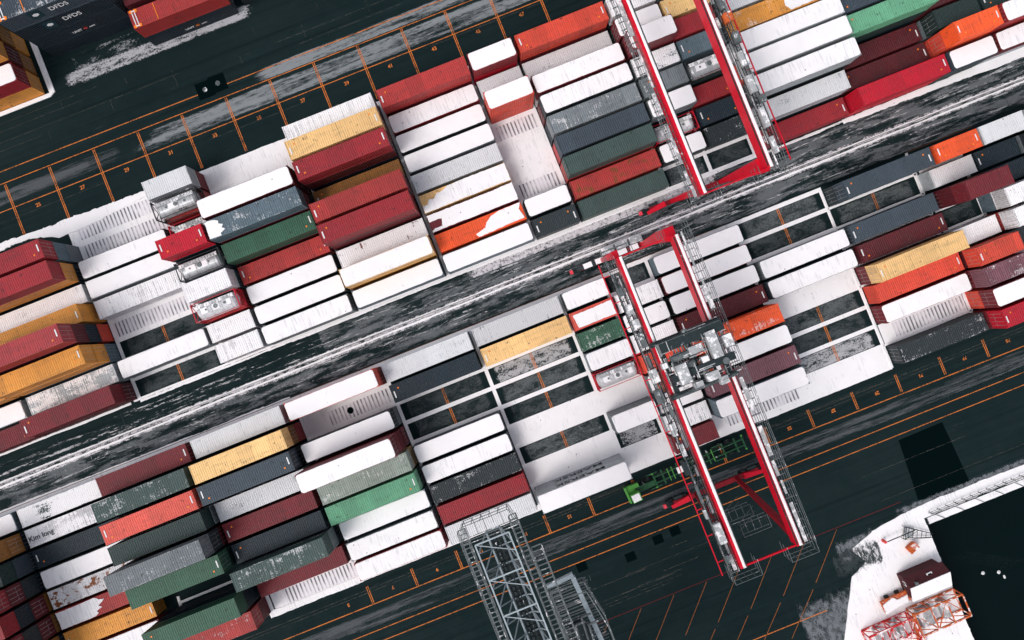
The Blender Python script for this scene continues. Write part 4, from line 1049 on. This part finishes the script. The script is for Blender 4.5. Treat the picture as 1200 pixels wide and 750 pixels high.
b = MB(); b.box(Qp(-19.6, -30.5, 28.4), (1.6, 6, .2)); b.build('side_platform', 'steel', q)
for x in (-21.5, -11.0):
    for y in (-47.0, -60):
        b = MB(); b.bar(Qp(x, y, 0), Qp(x, y, 27), 1.0, 1.2); b.build('leg', 'bluesteel', q)
for y in (-47.0, -60):
    b = MB(); b.bar(Qp(-21.5, y, 26), Qp(-11, y, 26), 1.0, 1.4); b.build('portal_beam', 'bluesteel', q)

# ------------------------------------------------------------------ terminal tractor and chassis in the lane below block B
def wheelpair(b, x, y, r=.5):
    for s in (-1, 1): b.tube((x, s*y-.17, r), (x, s*y+.17, r), r, 18, 0); b.tube((x, s*y-.18, r), (x, s*y+.18, r), r*.5, 12, 1)
tx, ty = -.05*BAY, -25.35
t = thing('terminal_tractor', 'lime green terminal tractor with snowy cab roof beside the lettered containers', 'tractor', (.35, -26.2, .0), radians(3)); t.scale = (.88, .88, .88)
b = MB(); b.box((.5, 0, .85), (4.6, .9, .35)); b.box((2.2, 0, 1.05), (1.2, .8, .2)); b.build('chassis', 'limedark', t)
b = MB(); b.box((-1.3, 0, .95), (1.5, 2.4, .6)); b.box((-1.95, 0, 1.1), (.3, 2.5, .9)); b.box((-.4, .85, 1.1), (1.2, .6, .7)); b.build('body', 'lime', t)
b = MB(); b.box((-.95, -.45, 1.95), (1.5, 1.3, 1.5)); cb = b.build('cab', 'lime', t)
b = MB(); b.box((-1.72, -.45, 2.1), (.03, 1.1, .9)); b.box((-.18, -.45, 2.1), (.03, 1.1, .9)); b.box((-.95, -1.12, 2.1), (1.2, .03, .9)); b.build('window', 'glass', cb)
b = MB(); b.prism([(-1.6, -1.0), (-.35, -1.0), (-.35, .1), (-1.6, .1)], 2.705, 2.80, 0, .07, .04); b.build('roof_snow', 'snow', cb)
for x, r in ((-1.3, .5), (1.9, .5)):
    b = MB(); wheelpair(b, x, .95 if x < 0 else .8, r); b.build('wheel', ['rubber', 'steel'], t)
b = MB(); b.tube((.9, .9, 1.1), (.9, .9, 2.6), .08, 10); b.build('exhaust', 'steel', t)
t = thing('chassis_trailer', 'green skeletal container chassis parked under the gantry crane girders', 'trailer', (9.2, -25.6, 0), radians(1.5)); t.scale = (1, .85, .9)
b = MB()
for y in (-.48, .48): b.box((0, y, 1.12), (13.2, .16, .34))
for x in (-6.4, -5.2, -3.0, -1.0, 1.4, 3.6, 5.4, 6.5): b.box((x, 0, 1.1), (.2, 2.3, .22))
for x in (-5.8, -1.0, 3.6): b.box((x-.7, 1.1, 1.12), (1.5, .14, .2)); b.box((x-.7, -1.1, 1.12), (1.5, .14, .2))
b.build('chassis', 'limedark', t)
b = MB()
for x in (-6.5, 6.5):
    for y in (-1.1, 1.1): b.box((x, y, 1.27), (.22, .22, .12))
for x in (-4.4, -3.8, .3, 2.0): b.box((x, 0, 1.31), (.10, 2.0, .06))
b.build('twist_lock', 'lime', t)
b = MB(); b.prism([(-3.2, -.5), (-2.4, -.5), (-2.4, .5), (-3.2, .5)], 1.30, 1.40, 0, .06, .04); b.build('snow_patch', 'snow', t)
for x in (3.4, 4.6):
    b = MB(); wheelpair(b, x, .95); b.build('wheel', ['rubber', 'steel'], t)
b = MB()
for y in (-.8, .8): b.bar((-4.2, y, 0), (-4.2, y, 1.0), .12)
b.build('landing_leg', 'steeldark', t)

# ------------------------------------------------------------------ camera, light
cam = bpy.data.cameras.new('camera'); co = bpy.data.objects.new('camera', cam); COL.objects.link(co)
R = Matrix.Rotation(radians(-21.713), 3, 'Z') @ Matrix.Rotation(radians(.876), 3, 'X') @ Matrix.Rotation(radians(-.188), 3, 'Y')
co.matrix_world = Matrix.Translation((-7.834, 0, 92.23)) @ R.to_4x4()
cam.sensor_width = 36; cam.lens = 797.6/1200*36; cam.clip_end = 3000; cam.clip_start = 1
SC.camera = co
EL = radians(52); sd = Vector((-.93, -.37, 0)).normalized()
d = Vector((sd.x*cos(EL), sd.y*cos(EL), sin(EL)))
L = bpy.data.lights.new('sun', 'SUN'); L.energy = 1.05; L.angle = radians(24); L.color = (1, .95, .92)
lo = bpy.data.objects.new('sun', L); COL.objects.link(lo); lo.rotation_euler = d.to_track_quat('Z', 'Y').to_euler()
lo.location = (0, 0, 120)
w = bpy.data.worlds.new('World'); SC.world = w; w.use_nodes = True
nt = w.node_tree; nt.nodes.clear()
sky = nt.nodes.new('ShaderNodeTexSky'); sky.sky_type = 'NISHITA'; sky.sun_disc = False
sky.sun_elevation = EL; sky.sun_rotation = math.atan2(sd.x, sd.y); sky.dust_density = 3; sky.air_density = 1.0; sky.ozone_density = 1.0
bg = nt.nodes.new('ShaderNodeBackground'); bg.inputs[1].default_value = .19
ow = nt.nodes.new('ShaderNodeOutputWorld'); hs = nt.nodes.new('ShaderNodeHueSaturation'); hs.inputs['Saturation'].default_value = .38
nt.links.new(sky.outputs[0], hs.inputs['Color']); nt.links.new(hs.outputs[0], bg.inputs[0]); nt.links.new(bg.outputs[0], ow.inputs[0])
SC.view_settings.view_transform = 'Standard'; SC.view_settings.look = 'None'; SC.view_settings.exposure = 0; SC.view_settings.gamma = 1
SC.cycles.max_bounces = 5
print('OBJECTS', len(bpy.data.objects), 'containers', sum(1 for o in bpy.data.objects if o.name.startswith('shipping_container')))
